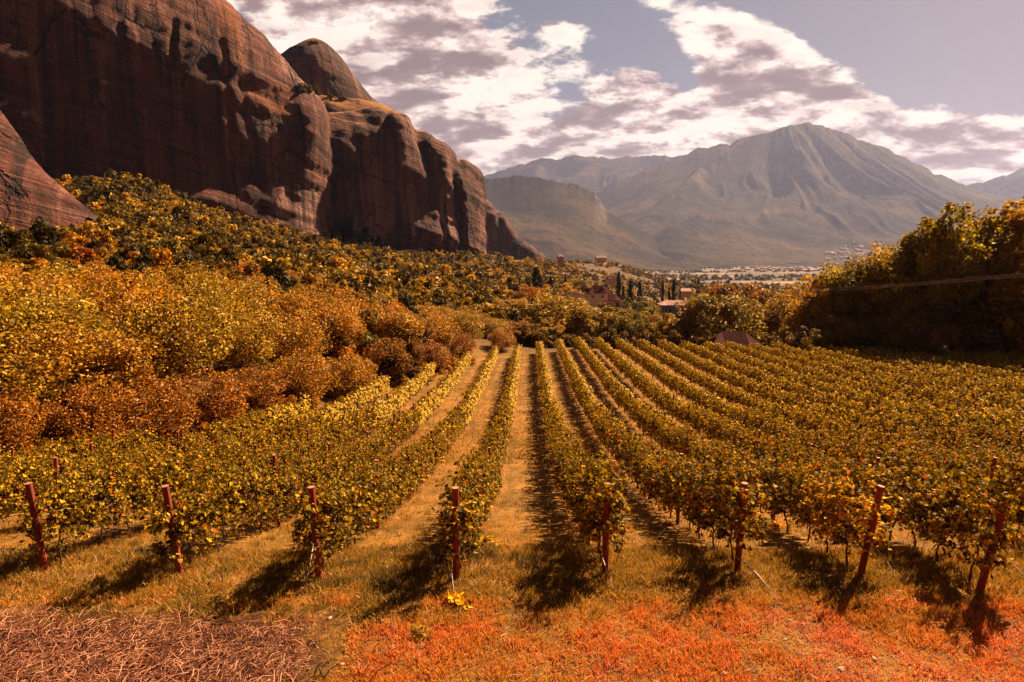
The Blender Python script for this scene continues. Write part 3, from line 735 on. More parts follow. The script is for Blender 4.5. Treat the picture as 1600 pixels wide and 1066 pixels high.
def trunk_mesh(name, h, r0, seed, branches=5, bl=1.6, mat=None, lean=0.15, start=0.45):
    rd = random.Random(seed); mb = MB()
    pts = []; x = y = 0.0
    for i in range(7):
        z = h * i / 6; pts.append((x, y, z)); x += rd.uniform(-lean, lean) * h / 6; y += rd.uniform(-lean, lean) * h / 6
    pts[0] = (0, 0, -0.35)
    mb.tube(pts, [r0 * 1.25] + [r0 * (1 - 0.13 * i) for i in range(1, 7)], 8)
    for b in range(branches):
        j = rd.randint(max(1, int(6 * start)), 5); p = Vector(pts[j]); a = b * 2.4 + rd.uniform(-.4, .4)
        q1 = p + Vector((math.cos(a) * bl * .45, math.sin(a) * bl * .45, bl * .5)); q2 = p + Vector((math.cos(a) * bl * .8, math.sin(a) * bl * .8, bl * 1.15))
        q3 = q2 + Vector((math.cos(a + .5) * bl * .3, math.sin(a + .5) * bl * .3, bl * .5))
        mb.tube([p, q1, q2, q3], [r0 * .55, r0 * .4, r0 * .25, r0 * .1], 6)
    return mb.mesh(name, mat or M['bark'], True)

# unit-ish plants, metres
ORCH = [(crown_mesh('crown', 9500, 100 + i, M['orchard_leaf'], 'round', 3.2, 5.6, 0.2, 0.195, 60, 0.30, 0.68, spread=0.6, hue=0.22), trunk_mesh('trunk', 2.8, 0.13, 200 + i, 6, 1.5, start=0.3)) for i in range(4)]
BROAD = [(crown_mesh('crown', 9500, 120 + i, M['tree_leaf'], 'round', 3.6, 7.0, 0.6, 0.27, 60, 0.22, 0.7), trunk_mesh('trunk', 4.0, 0.22, 220 + i, 6, 2.0)) for i in range(4)]
BUSH = [(crown_mesh('crown', 4200, 140 + i, M['tree_leaf'], 'bush', 1.9, 2.9, 0.05, 0.22, 24, 0.29, 0.8, hue=0.35), trunk_mesh('trunk', 1.3, 0.08, 240 + i, 4, 0.8, start=0.2)) for i in range(5)]
TALL = [(crown_mesh('crown', 11500, 160 + i, M['backlit_leaf'], 'tall', 4.4, 11.6, 2.2, 0.32, 60, 0.22, 0.75), trunk_mesh('trunk', 9.0, 0.34, 260 + i, 9, 3.0, start=0.2)) for i in range(4)]
CYP = [(crown_mesh('crown', 2200, 180 + i, M['dark_leaf'], 'cypress', 0.95, 9.0, 0.3, 0.35, 50, 0.26, 0.5), trunk_mesh('trunk', 4.0, 0.14, 280 + i, 0)) for i in range(2)]
CON = [(crown_mesh('crown', 3000, 185, M['dark_leaf'], 'conifer', 3.0, 8.0, 0.4, 0.4, 60, 0.2, 0.5), trunk_mesh('trunk', 4.5, 0.2, 285, 0))]
NOM = {'orch': (6.0, 6.2, ORCH), 'broad': (8.1, 7.2, BROAD), 'bush': (2.9, 4.0, BUSH), 'tall': (14.2, 8.8, TALL), 'cyp': (9.3, 2.0, CYP), 'con': (8.4, 6.0, CON)}
protos = {}
for k, (h_, w_, lst) in NOM.items():
    protos[k] = []
NAME = {'orch': 'orchard_tree', 'broad': 'broadleaf_tree', 'bush': 'bush', 'tall': 'tall_tree', 'cyp': 'cypress', 'con': 'conifer'}
CAT = {'orch': 'tree', 'broad': 'tree', 'bush': 'bush', 'tall': 'tree', 'cyp': 'cypress', 'con': 'conifer'}
def plant(kind, x, y, h, w, label, group, color=(1, 1, 1), z=None, var=None, rz=None):
    hn, wn, lst = NOM[kind]
    cm, tm = lst[(random.randrange(len(lst)) if var is None else var) % len(lst)]
    z = G(x, y) if z is None else z
    t = thing(NAME[kind], label, CAT[kind], (x, y, z), rz if rz is not None else random.uniform(0, 6.28), group)
    t.scale = (w / wn, w / wn, h / hn)
    c = link('crown', cm, t); c.color = (*color, 1)
    link('trunk', tm, t)
    return t
def plant_px(kind, px, top, Y, wpx, label, group, color=(1, 1, 1), var=None):
    p = at(px, top, Y); g = G(p.x, Y); h = max(1.2, p.z - g)
    return plant(kind, p.x, Y, h, wpx / FPX * Y, label, group, color, g, var)

# ================================================================== VINEYARD
RD = 0.026                            # the rows run slightly right of straight ahead
ENDS = {1: (70, 892, -0.10), 2: (281, 899, -0.12), 3: (498, 905, -0.05), 4: (713, 906, 0.0), 5: (945, 896, 0.0), 6: (1152, 893, 0.03), 7: (1345, 900, 0.22), 8: (1531, 925, 0.26)}
SP = 2.9
def rowx(n, X0, Y0, y):
    """rows run straight from 24 m on and bend in a little towards their end posts"""
    f = lambda q: -0.79 + 2.87 * (n - 4) + (q - 24) * RD
    t_ = min(1.0, max(0.0, 1 - (y - Y0) / (24 - Y0)))
    return f(y) + (X0 - f(Y0)) * t_ ** 1.3
rows = []
for n in range(-4, 31):
    if n in ENDS:
        p = hit_ground(ENDS[n][0], ENDS[n][1]); X0, Y0 = p.x, p.y
    else:
        q4 = hit_ground(713, 906)
        Y0 = 11.5 if n < 1 else 10.8
        X0 = -0.79 + 2.87 * (n - 4) - (24 - Y0) * RD - (1.6 if n > 8 else 0.0)
    # far end
    ys = np.arange(Y0, 98, 0.5); xs = np.array([rowx(n, X0, Y0, q) for q in ys])
    ok = (xs > xb(ys) + 0.6) & (ys < fary(xs))
    bad = np.where(~ok & (ys > Y0 + 6))[0]
    Y1 = ys[bad[0]] if len(bad) else 92
    rows.append((n, X0, Y0, Y1))
ORD = {1: 'leftmost end post', 2: 'second end post from the left', 3: 'third end post from the left', 4: 'fourth end post, left of the grass track', 5: 'fifth end post, right of the grass track', 6: 'sixth end post from the left', 7: 'seventh end post with yellow leaves', 8: 'rightmost end post'}
ORDW = 'first second third fourth fifth sixth seventh eighth ninth tenth eleventh twelfth thirteenth fourteenth fifteenth sixteenth seventeenth eighteenth nineteenth twentieth'.split()
TENS = 'twenty thirty forty fifty sixty seventy eighty ninety'.split()
def ordinal(k):
    if k < 20: return ORDW[k]
    k += 1
    if k >= 100: return 'hundred and ' + (ordinal(k - 101) if k > 100 else 'zeroth')
    t_, u_ = divmod(k, 10)
    return TENS[t_ - 2][:-1] + 'ieth' if u_ == 0 else TENS[t_ - 2] + '-' + ORDW[u_ - 1]
ENDN = {1: 'leftmost', 2: 'second', 3: 'third', 4: 'fourth', 5: 'fifth', 6: 'sixth', 7: 'seventh', 8: 'rightmost'}
def rowtext(n):
    if n in ENDN: return 'in the row behind the %s end post' % ENDN[n]
    if n < 1: return 'in the %s row left of the leftmost end post' % ORDW[0 - n]
    nm = ['first', 'second', 'third', 'fourth', 'fifth', 'sixth', 'seventh', 'eighth', 'ninth', 'tenth', 'eleventh', 'twelfth', 'thirteenth', 'fourteenth', 'fifteenth', 'sixteenth', 'seventeenth', 'eighteenth', 'nineteenth']
    return 'in the ' + nm[n - 9] + ' row right of the rightmost end post'

# vine leaf: five-lobed, folded along the midrib
HALF = np.array([(0, 0.0), (0.16, -0.14), (0.44, -0.02), (0.30, 0.20), (0.52, 0.44), (0.24, 0.50), (0.0, 0.92)])
def lobed(C, T, B_, Nn, size, fold):
    n = len(C); out = []
    sz = size[:, None]
    for sgn in (1, -1):
        pts = [C + T * (q[1] - 0.35) * sz + B_ * (sgn * q[0]) * sz + Nn * (abs(q[0]) * fold - 0.10 * q[1] ** 2) * sz for q in HALF]
        out.append(np.stack(pts if sgn > 0 else pts[::-1], 1))
    V_ = np.concatenate(out, 1).reshape(-1, 3)
    b = np.arange(n)[:, None] * 14
    F_ = np.concatenate([b + np.arange(7), b + 7 + np.arange(7)], 1).reshape(-1, 7)
    return V_, F_
def vine_points(n, r, sparse=0.0, low=0.42, length=1.45):
    """leaf positions of one trained vine: a curtain along Y with drooping shoots"""
    k = 26
    sh_y = r.uniform(-length / 2, length / 2, k); sh_x = r.normal(0, 0.10, k)
    top = r.uniform(1.35, 1.85, k) * (1 - sparse * 0.25)
    ax = r.normal(0, 0.22, k); ay = r.normal(0, 0.16, k); dro = r.uniform(-0.25, 0.35, k)
    i = r.integers(0, k, n); t = r.uniform(0, 1, n) ** 0.85
    z = 0.68 + (top[i] - 0.68) * t
    side = np.abs(t) * 1.1
    x = sh_x[i] + ax[i] * side; y = sh_y[i] + ay[i] * side
    # some shoots hang down on the sides
    hang = r.uniform(0, 1, n) < 0.42
    x = np.where(hang, np.sign(ax[i]) * (0.14 + 0.20 * r.uniform(0, 1, n)), x)
    z = np.where(hang, low + (1.35 - low) * r.uniform(0, 1, n) ** 0.8, z)
    P = np.stack([x, y, z], 1) + r.normal(0, 1, (n, 3)) * np.array([0.085, 0.10, 0.07])
    # leaves bunch together, leaving dark hollows
    k2 = 44; cyy = r.uniform(-length / 2 - .1, length / 2 + .1, k2); czz = r.uniform(low, 1.75, k2); cxx = r.uniform(-.28, .28, k2)
    j = ((P[:, None, 1] - cyy) ** 2 + (P[:, None, 2] - czz) ** 2 + (P[:, None, 0] - cxx) ** 2).argmin(1)
    Cn = np.stack([cxx[j], cyy[j], czz[j]], 1)
    P = P + (Cn - P) * 0.38
    return P
def vine_leaf_mesh(seed, n=560, size=0.125, sparse=0.0):
    r = np.random.default_rng(seed)
    P = vine_points(n, r, sparse)
    out = np.stack([np.sign(P[:, 0]) * 0.7, np.zeros(n), np.full(n, 0.7)], 1)
    T, B_, Nn = frames(n, r, out, 0.48)
    V_, F_ = lobed(P, T, B_, Nn, size * r.uniform(0.55, 1.25, n), 0.35)
    base = np.clip(r.beta(0.9, 1.15, n) * 0.8 + 0.2 * (0.5 + fbm(P[:, 0] * 3 + 9, P[:, 1] * 3, P[:, 2] * 3, 2, seed)), 0, 1)  # tints pushed to both ends, painting lit leaves against shaded ones
    tint = np.repeat(np.where(r.uniform(0, 1, n) < 0.03, 1.0, base * 0.95), 2)
    return mesh_np('foliage', V_, [F_], M['vine_leaf'], tint)
def vine_trunk_mesh(seed):
    rd = random.Random(seed); mb = MB()
    pts = [(0, 0, -0.15)]; x = y = 0
    for i in range(1, 8):
        x += rd.uniform(-.035, .035); y += rd.uniform(-.05, .05); pts.append((x, y, 0.11 * i))
    mb.tube(pts, [0.026, 0.020, 0.017, 0.016, 0.015, 0.015, 0.017, 0.02], 7)
    for s_ in (-1, 1):
        q = [pts[-1]]
        for i in range(1, 5): q.append((x + rd.uniform(-.03, .03), y + s_ * 0.17 * i, 0.79 + rd.uniform(-.03, .04)))
        mb.tube(q, [0.016, 0.013, 0.012, 0.010, 0.007], 6)
    for i in range(9):
        yy = rd.uniform(-.6, .6); a = rd.uniform(-.22, .22)
        mb.tube([(x, y + yy, .8), (x + a, y + yy + .05, 1.15), (x + a * 2, y + yy + rd.uniform(-.2, .2), 1.5)], [0.007, 0.005, 0.003], 5, False)
    for i in range(7):                    # a few canes hang under the curtain
        yy = rd.uniform(-.6, .6); sx_ = rd.choice((-1, 1))
        mb.tube([(x, y + yy, .8), (x + sx_ * .2, y + yy, .72), (x + sx_ * .3, y + yy + .1, .45), (x + sx_ * .28, y + yy + .2, .28)], [0.006, 0.005, 0.004, 0.003], 5, False)
    return mb.mesh('trunk', M['vine_bark'], True)
VL = [vine_leaf_mesh(300 + i, 1750 if i < 5 else 900, 0.086 if i < 5 else 0.105) for i in range(7)]
VT = [vine_trunk_mesh(400 + i) for i in range(5)]

def build_post(hh, r, seed):
    rd = random.Random(seed); mb = MB()
    pts = [(0, 0, -0.4)] + [(rd.uniform(-.008, .008), rd.uniform(-.008, .008), hh * i / 5) for i in range(6)]
    pts[-1] = (pts[-1][0], pts[-1][1], hh)
    k = 12; mb.tube(pts, [r * 1.06] + [r * rd.uniform(.96, 1.04) for _ in range(5)] + [r * 0.97], k)
    return mb.mesh('post', M['post'])
POSTM = build_post(1.95, 0.048, 3)
END_M = build_post(1.84, 0.063, 5)
vines = []
posts = []
vr = random.Random(5)
for (n, X0, Y0, Y1) in rows:
    y = Y0 + 0.42
    while y < Y1:
        x = rowx(n, X0, Y0, y)
        if y > 9 and abs(x) < 0.83 * y + 16: vines.append((math.hypot(x, y) + (1000 if abs(x) > 0.83 * y + 2.5 else 0), n, x + vr.uniform(-.05, .05), y))
        y += 1.22 + vr.uniform(-.06, .06)
    y = Y0 + 5.4
    while y < Y1:
        x = rowx(n, X0, Y0, y)
        if abs(x) < 0.82 * y + 1: posts.append((math.hypot(x, y), n, x, y))
        y += 5.5
vines.sort(); posts.sort()
def vcol(n, x, y):
    # gentle drift from green-brown near the left to gold farther out
    k = 0.5 + 0.5 * float(fbm(np.array([x / 6.0]), np.array([y / 9.0]), 0, 2, 77)[0])
    g = min(1.0, max(0, (y - 18) / 35.0))
    a = 0.78 + 0.5 * k * 0.6 + 0.45 * g
    return (a * 1.12, a * (1.14 - 0.05 * k), a * 0.95)
vseen = {}; pseen = {}
for i, (d, n, x, y) in enumerate(vines[:300]):
    vseen[n] = vseen.get(n, -1) + 1
    lab = ordinal(vseen[n]) + ' leafy grapevine ' + rowtext(n)
    col = vcol(n, x, y)
    first7 = (n == 7 and y < 13.2)
    if first7:
        lab = ordinal(vseen[n]) + ' yellow and orange leaved vine behind the leaning seventh end post'; col = (1.7, 1.6, 1.1)
    t = thing('grapevine', lab, 'grapevine', (x, y, G(x, y)), -RD + (math.pi if vr.random() < .5 else 0), 'grapevines trained along the rows')
    s_ = vr.uniform(0.94, 1.10); s_ *= 1.08 if n > 4 else 1.0; t.scale = (vr.uniform(0.95, 1.2) * (1.12 if n > 4 else 1.0), 1.0, s_)
    f = link('foliage', VL[vr.randrange(5) if y < 30 else 5 + vr.randrange(2)], t); f.color = (*col, 1)
    link('trunk', VT[vr.randrange(5)], t)
# the rest of the rows, far beyond what one could count: one mass
rest = vines[300:]
chunksV, chunksF, tints, off = [], [], [], 0
lod = []
for i in range(6):
    r = np.random.default_rng(500 + i); P = vine_points(460, r)
    out = np.stack([np.sign(P[:, 0]) * 0.7, np.zeros(460), np.full(460, 0.7)], 1)
    T, B_, Nn = frames(460, r, out, 0.33); ln = 0.18 * r.uniform(0.6, 1.3, 460)
    lod.append(quads(P, T, B_, Nn, ln, ln * 0.8) + (r.beta(1.9, 1.7, 460),))
for (d, n, x, y) in rest:
    V_, F_, tn = lod[vr.randrange(6)]
    sg = -1 if vr.random() < .5 else 1
    q = V_ * np.array([sg * vr.uniform(.95, 1.2) * (0.98 if n > 4 else 1), sg, vr.uniform(.92, 1.1) * (1.06 if n > 4 else 1)]) + np.array([x, y, G(x, y)])
    chunksV.append(q); chunksF.append(F_ + off); off += len(q)
    c = vcol(n, x, y)[0]; tints.append(np.clip(tn * 0.92 + (c - 1.1) * 0.08, 0, 0.93))
o = link('vine_rows', mesh_np('vine_rows', np.concatenate(chunksV), [np.concatenate(chunksF)], M['vine_leaf'], np.concatenate(tints)))
o.color = (1.24, 1.24, 1.0, 1)
tag(o, 'green and gold vine rows filling the far part of the vineyard', 'grapevines', None, 'stuff')
for i, (d, n, x, y) in enumerate(posts[:290]):
    t = link('vineyard_post', POSTM, None, (x, y, G(x, y)))
    t.rotation_euler = (vr.uniform(-.03, .03), vr.uniform(-.04, .04), vr.uniform(0, 6)); s_ = vr.uniform(.93, 1.07); t.scale = (1, 1, s_)
    pseen[n] = pseen.get(n, -1) + 1
    tag(t, ordinal(pseen[n]) + ' slim red stake ' + rowtext(n), 'post', 'wooden stakes along the vine rows')
WORDS = {1: 'thick red timber end post at far left, leaning left', 2: 'second thick red end post from the left, half in leaves', 3: 'third thick red end post from the left, leaves all round', 4: 'thick upright red end post left of the central grass track', 5: 'end post hidden in leaves right of the central grass track',
         6: 'sixth thick end post from the left, dark leaves below its top', 7: 'leaning end post among bright yellow vine leaves', 8: 'rightmost thick end post, leaning right, bare foot in shadow'}
for n, (bx, by, ln_) in ENDS.items():
    p = hit_ground(bx, by)
    t = link('end_post', END_M, None, p)
    t.rotation_euler = (0.05, math.atan(ln_ / 1.8), n * 1.3)
    t.rotation_euler = (Vector((ln_, -0.06, 1.8)).to_track_quat('Z', 'Y')).to_euler()
    t.scale = (1, 1, {8: 1.03, 7: 0.99}.get(n, 1.0) * 0.985)
    tag(t, WORDS[n], 'post', 'thick end posts of the vine rows')
# wires and drip hoses strung through the rows
for (n, X0, Y0, Y1) in rows:
    if n < -1 or n > 14: continue
    mb = MB(); pts = []; ys = np.arange(Y0 + 0.05, min(Y1, 60), 1.35)
    for y in ys:
        x = rowx(n, X0, Y0, y) + 0.05
        pts.append((x, y, G(x, y) + 0.52 + vr.uniform(-.04, .02)))
    mb.tube(pts, 0.011, 5)
    o = mb.build('drip_hose', M['hose'], smooth=True)
    tag(o, 'thin black drip hose low ' + rowtext(n), 'hose', 'drip hoses along the vine rows')
    mb = MB(); mb.tube([(a, b, c + 0.62) for a, b, c in pts], 0.004, 4)
    o = mb.build('trellis_wire', M['rod']); tag(o, 'thin steel wire ' + rowtext(n), 'wire', 'trellis wires')
# anchor rods from the end posts into the ground
RODS = {3: ((490, 850), (474, 928)), 4: ((704, 880), (710, 932)), 5: ((940, 868), (962, 926)), 6: ((1150, 870), (1218, 934)), 7: ((1364, 850), (1410, 918)), 8: ((1546, 862), (1606, 900))}
for n, (a, b) in RODS.items():
    e = hit_ground(*b); base = hit_ground(ENDS[n][0], ENDS[n][1])
    s_ = at(a[0], a[1], base.y - 0.12)
    mid = (Vector(s_) + e) / 2 + Vector((0, 0, -0.03 if n < 6 else 0.05))
    mb = MB(); mb.tube([s_, mid, e + Vector((0, 0, -0.06))], 0.011, 6)
    o = mb.build('anchor_rod', M['rod'], smooth=True)
    tag(o, 'thin pale rod from the %s down into the grass' % ORD[n].split(',')[0].replace(' with yellow leaves', ''), 'rod', 'anchor rods of the end posts')

# ================================================================== GRASS, LITTER
def blades(X, Y, h, w, r, tint, lean=0.5):
    n = len(X); Z = G(X, Y) - 0.01
    a = r.uniform(0, 6.283, n); l = r.uniform(0, lean, n) * h; b = r.uniform(0, 6.283, n)
    side = np.stack([np.cos(a), np.sin(a), np.zeros(n)], 1) * (w / 2)[:, None]
    base = np.stack([X, Y, Z], 1); dr = np.stack([np.cos(b) * l, np.sin(b) * l, np.zeros(n)], 1)
    mid = base + dr * 0.35 + np.stack([0 * h, 0 * h, h * 0.55], 1); tip = base + dr + np.stack([0 * h, 0 * h, h], 1)
    V_ = np.stack([base - side, base + side, mid + side * 0.75, tip, mid - side * 0.75], 1).reshape(-1, 3)
    return V_, np.arange(5 * n).reshape(n, 5), tint
gr = np.random.default_rng(21)
def scatter(n, y0, y1, power=1.0, left=0.86, right=0.86):
    t = gr.uniform(0, 1, n); Y = y0 + (y1 - y0) * t ** power
    X = gr.uniform(-left, right, n) * (Y + 1.0)
    return X, Y
def patch(X, Y, sc, seed): return fbm(X / sc, Y / sc, 0, 3, seed)
parts = []
# front strip: low red and orange weeds
X, Y = scatter(260000, 6.6, 13.5, 1.0)
red = patch(X, Y, 1.6, 31) + 0.5 * patch(X, Y, 0.4, 32)
strawy = (X < -2.6 + 0.5 * patch(X, Y, 1.0, 33)) & (Y < 9.9 + 0.4 * patch(X, Y, 1.3, 34) + 0.25)
frontness = 1 - sst(Y + patch(X, Y, 1.2, 35) * 0.7, 9.8, 11.2)
tin = 0.30 + 0.30 * frontness + 0.30 * red * frontness + gr.normal(0, 0.10, len(X)) + 0.10 * (X > 1) * frontness
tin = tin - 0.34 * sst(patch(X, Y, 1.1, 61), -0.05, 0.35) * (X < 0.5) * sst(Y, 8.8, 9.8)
pink = (gr.uniform(0, 1, len(X)) < 0.05 + 0.25 * sst(X, 2, 6) * (1 - sst(Y, 7.6, 8.8)))
tin = np.where(pink, 1.0, np.clip(tin, 0.0, 0.93))
hh = 0.045 + 0.06 * np.clip(0.5 + patch(X, Y, 0.35, 36) * 1.4, 0, 1) + 0.05 * (1 - frontness) * gr.uniform(0, 1, len(X))
keep = ~(strawy & (gr.uniform(0, 1, len(X)) < 0.82)) & (gr.uniform(0, 1, len(X)) < np.clip(0.72 + patch(X, Y, 0.5, 38) * 0.9, 0.15, 1))
tin = np.where(strawy, np.clip(tin - 0.25, 0, 1), tin)
parts.append(blades(X[keep], Y[keep], hh[keep] * gr.uniform(.5, 1.4, keep.sum()), gr.uniform(0.008, 0.022, keep.sum()), gr, tin[keep], 1.1))
# between the rows: taller yellow grass
X, Y = scatter(300000, 9.6, 42, 1.6)
ok = X > xb(Y) - 0.5
X, Y = X[ok], Y[ok]
pt = patch(X, Y, 2.2, 41) + 0.4 * patch(X, Y, 0.5, 42)
tin = np.clip(0.34 + 0.22 * pt + gr.normal(0, 0.10, len(X)), 0, 0.85)
keep = gr.uniform(0, 1, len(X)) < np.clip(0.6 + pt, 0.12, 1) * sst(Y + patch(X, Y, 1.2, 45) * 1.2, 9.4, 12.0)
hh = (0.03 + 0.05 * np.clip(0.5 + patch(X, Y, 0.8, 43), 0, 1)) * gr.uniform(.5, 1.5, len(X))
ww = gr.uniform(0.007, 0.014, len(X)) * (1 + np.clip(Y - 12, 0, 30) / 12)
parts.append(blades(X[keep], Y[keep], hh[keep], ww[keep], gr, tin[keep], 0.7))
# coarser grass farther down the lanes
X, Y = scatter(90000, 30, 92, 1.2); ok = (X > xb(Y) - 0.5) & (Y < fary(X)); X, Y = X[ok], Y[ok]
pt = patch(X, Y, 2.5, 41); tin = np.clip(0.30 + 0.30 * pt + gr.normal(0, 0.13, len(X)), 0, 0.85)
parts.append(blades(X, Y, gr.uniform(.05, .20, len(X)), gr.uniform(.03, .07, len(X)), gr, tin, 0.8))
# tall seeding grass tufts
tx, ty = scatter(1500, 9.6, 24, 1.3)
nt = 26
X = np.repeat(tx, nt) + gr.normal(0, 0.07, 1500 * nt); Y = np.repeat(ty, nt) + gr.normal(0, 0.07, 1500 * nt)
tin = np.clip(np.repeat(gr.uniform(0.02, 0.5, 1500), nt) + gr.normal(0, .07, len(X)), 0, 1)
parts.append(blades(X, Y, gr.uniform(.06, .20, len(X)), gr.uniform(0.006, 0.012, len(X)), gr, tin, 0.6))
off = 0; VV, FF, TT = [], [], []
for V_, F_, t_ in parts:
    VV.append(V_); FF.append(F_ + off); TT.append(t_); off += len(V_)
tag(link('grass', mesh_np('grass', np.concatenate(VV), [np.concatenate(FF)], M['grass'], np.concatenate(TT))),
    'dry orange, red and yellow grass and weeds over the ground', 'grass', None, 'stuff')

# straw and dead stalks, lower left
def strands(n, X, Y, r, lmin, lmax, rad, zlift, mat, name):
    a = r.uniform(0, 6.283, n); L_ = r.uniform(lmin, lmax, n); el = r.uniform(-0.1, 0.55, n)
    bend = r.normal(0, 0.5, n)
    base = np.stack([X, Y, G(X, Y) + zlift * r.uniform(0, 1, n)], 1)
    d0_ = np.stack([np.cos(a) * np.cos(el), np.sin(a) * np.cos(el), np.sin(el)], 1)
    a2 = a + bend; el2 = el - r.uniform(0.1, 0.9, n)
    d1_ = np.stack([np.cos(a2) * np.cos(el2), np.sin(a2) * np.cos(el2), np.sin(el2)], 1)
    P0 = base; P1 = base + d0_ * L_[:, None] * .5; P2 = P1 + d1_ * L_[:, None] * .5
    s1 = np.cross(d0_, [0, 0, 1.0]); s1 /= np.linalg.norm(s1, axis=1, keepdims=True) + 1e-9
    up = np.cross(s1, d0_)
    rr = rad * r.uniform(0.5, 1.5, n)[:, None]
    ring = []
    for P_, k in ((P0, 1.0), (P1, 0.9), (P2, 0.45)):
        ring += [P_ + s1 * rr * k, P_ - s1 * rr * .5 * k + up * rr * .87 * k, P_ - s1 * rr * .5 * k - up * rr * .87 * k]
    V_ = np.stack(ring, 1).reshape(-1, 3); b = np.arange(n)[:, None] * 9
    F_ = np.concatenate([b + np.array(q) for q in ([0, 1, 4, 3], [1, 2, 5, 4], [2, 0, 3, 5], [3, 4, 7, 6], [4, 5, 8, 7], [5, 3, 6, 8])], 1).reshape(-1, 4)
    return V_, F_, np.repeat(r.beta(0.9, 1.1, n), 6)
sr = np.random.default_rng(44); pr0 = random.Random(77)
n = 16000
Y = sr.uniform(6.6, 10.35, n); X = -sr.uniform(0.28, 0.95, n) * (Y + 1.2)
edge_ = (-2.75 - X) + 0.7 * patch(X, Y, 0.8, 51); edge2 = (10.15 - Y) + 0.5 * patch(X, Y, 1.0, 52) - 0.12 * np.clip(X + 9, 0, 9) * 0.6
k = sr.uniform(0, 1, n) < np.clip(np.minimum(edge_, edge2) * 1.2 + 0.1, 0, 1)
V_, F_, t_ = strands(k.sum(), X[k], Y[k], sr, 0.08, 0.40, 0.0048, 0.10, None, '')
tag(link('straw_litter', mesh_np('straw_litter', V_, [F_], M['straw'], t_)), 'pale pinkish straw and dead stalks strewn at lower left', 'straw', None, 'stuff')
n = 2600
X, Y = scatter(n, 6.6, 10.5); k = X > -2.6
V_, F_, t_ = strands(k.sum(), X[k], Y[k], sr, 0.06, 0.25, 0.0045, 0.03, None, '')
tag(link('dead_stalks', mesh_np('dead_stalks', V_, [F_], M['straw'], t_)), 'small scattered dead stalks among the red weeds', 'stalks', None, 'stuff')
# bent dry canes at the bottom edge
for j, (px, py, lab) in enumerate([(500, 1058, 'bundle of pale bent dry canes at the bottom edge left of centre'), (572, 1062, 'forked pale dry twig at the bottom edge')]):
    p = hit_ground(px, py); mb = MB(); rd = random.Random(j + 9)
    for q in range(7 if j == 0 else 3):
        a = rd.uniform(-.6, 1.2); l = rd.uniform(.25, .5); o_ = Vector((rd.uniform(-.12, .12), rd.uniform(-.05, .05), 0))
        mb.tube([p + o_ - Vector((0, 0, .02)), p + o_ + Vector((math.sin(a) * l * .4, 0, l * .35)), p + o_ + Vector((math.sin(a) * l * .9, .05, l * .5)), p + o_ + Vector((math.sin(a) * l * 1.3, .08, l * .42))], [0.008, .007, .005, .003], 5)
    tag(mb.build('dry_cane' if j == 0 else 'dry_twig', M['straw']), lab, 'dry canes' if j == 0 else 'twig')
# pale stones lying in the red weeds
for q in range(26):
    px = pr0.uniform(430, 1590); py = pr0.uniform(925, 1055); p = hit_ground(px, py); r_ = pr0.uniform(.015, .045)
    vs2, fs2 = [], []
    for i in range(5):
        th = math.pi * i / 4
        for j in range(7):
            k2 = 6.283 * j / 7; rr = r_ * pr0.uniform(.8, 1.15)
            vs2.append((math.sin(th) * math.cos(k2) * rr * 1.3, math.sin(th) * math.sin(k2) * rr, math.cos(th) * rr * .6 + r_ * .35))
    for i in range(4):
        for j in range(7): fs2.append((i * 7 + j, (i + 1) * 7 + j, (i + 1) * 7 + (j + 1) % 7, i * 7 + (j + 1) % 7))
    mb = MB(); mb.add(vs2, fs2); o = mb.build('stone', M['stone'], None, p); o.rotation_euler = (0, 0, pr0.uniform(0, 6))
    tag(o, 'pale stone lying among the red weeds', 'stone', 'pale stones in the foreground')
# small leafy weeds
def weed(px, py, n, size, spread, label, color, seed):
    p = hit_ground(px, py); r = np.random.default_rng(seed)
    P = r.normal(0, 1, (n, 3)) * np.array([spread, spread, spread * .45]) + np.array([0, 0, spread * .7]); P[:, 2] = np.abs(P[:, 2])
    T, B_, Nn = frames(n, r, np.tile([0, 0, 1.0], (n, 1)), 0.5)
    V_, F_ = lobed(P, T, B_, Nn, size * r.uniform(.6, 1.3, n), .3)
    t = thing('weed_plant', label, 'weed', p)
    l = link('leaves', mesh_np('leaves', V_, [F_], M['vine_leaf'], np.repeat(r.beta(2, 1.6, n), 2)), t); l.color = (*color, 1)
    mb = MB()
    for q in range(5): mb.tube([(0, 0, -.03), (P[q][0] * .5, P[q][1] * .5, spread * .5), tuple(P[q])], [.005, .004, .002], 5)
    link('stem', mb.mesh('stem', M['vine_bark']), t)
weed(714, 946, 70, 0.09, 0.11, 'bright yellow-green weed in front of the fourth end post', (2.0, 1.8, 1.0), 1)
weed(1216, 826, 60, 0.10, 0.12, 'small bright vine shoot between the sixth and seventh end posts', (1.9, 1.6, 1.0), 2)
weed(762, 852, 55, 0.10, 0.14, 'drooping vine shoot low on the grass right of the fourth post', (1.5, 1.5, 1.0), 3)
weed(655, 995, 60, 0.06, 0.10, 'dark green weed in the red grass below centre left', (0.7, 0.9, 0.8), 4)

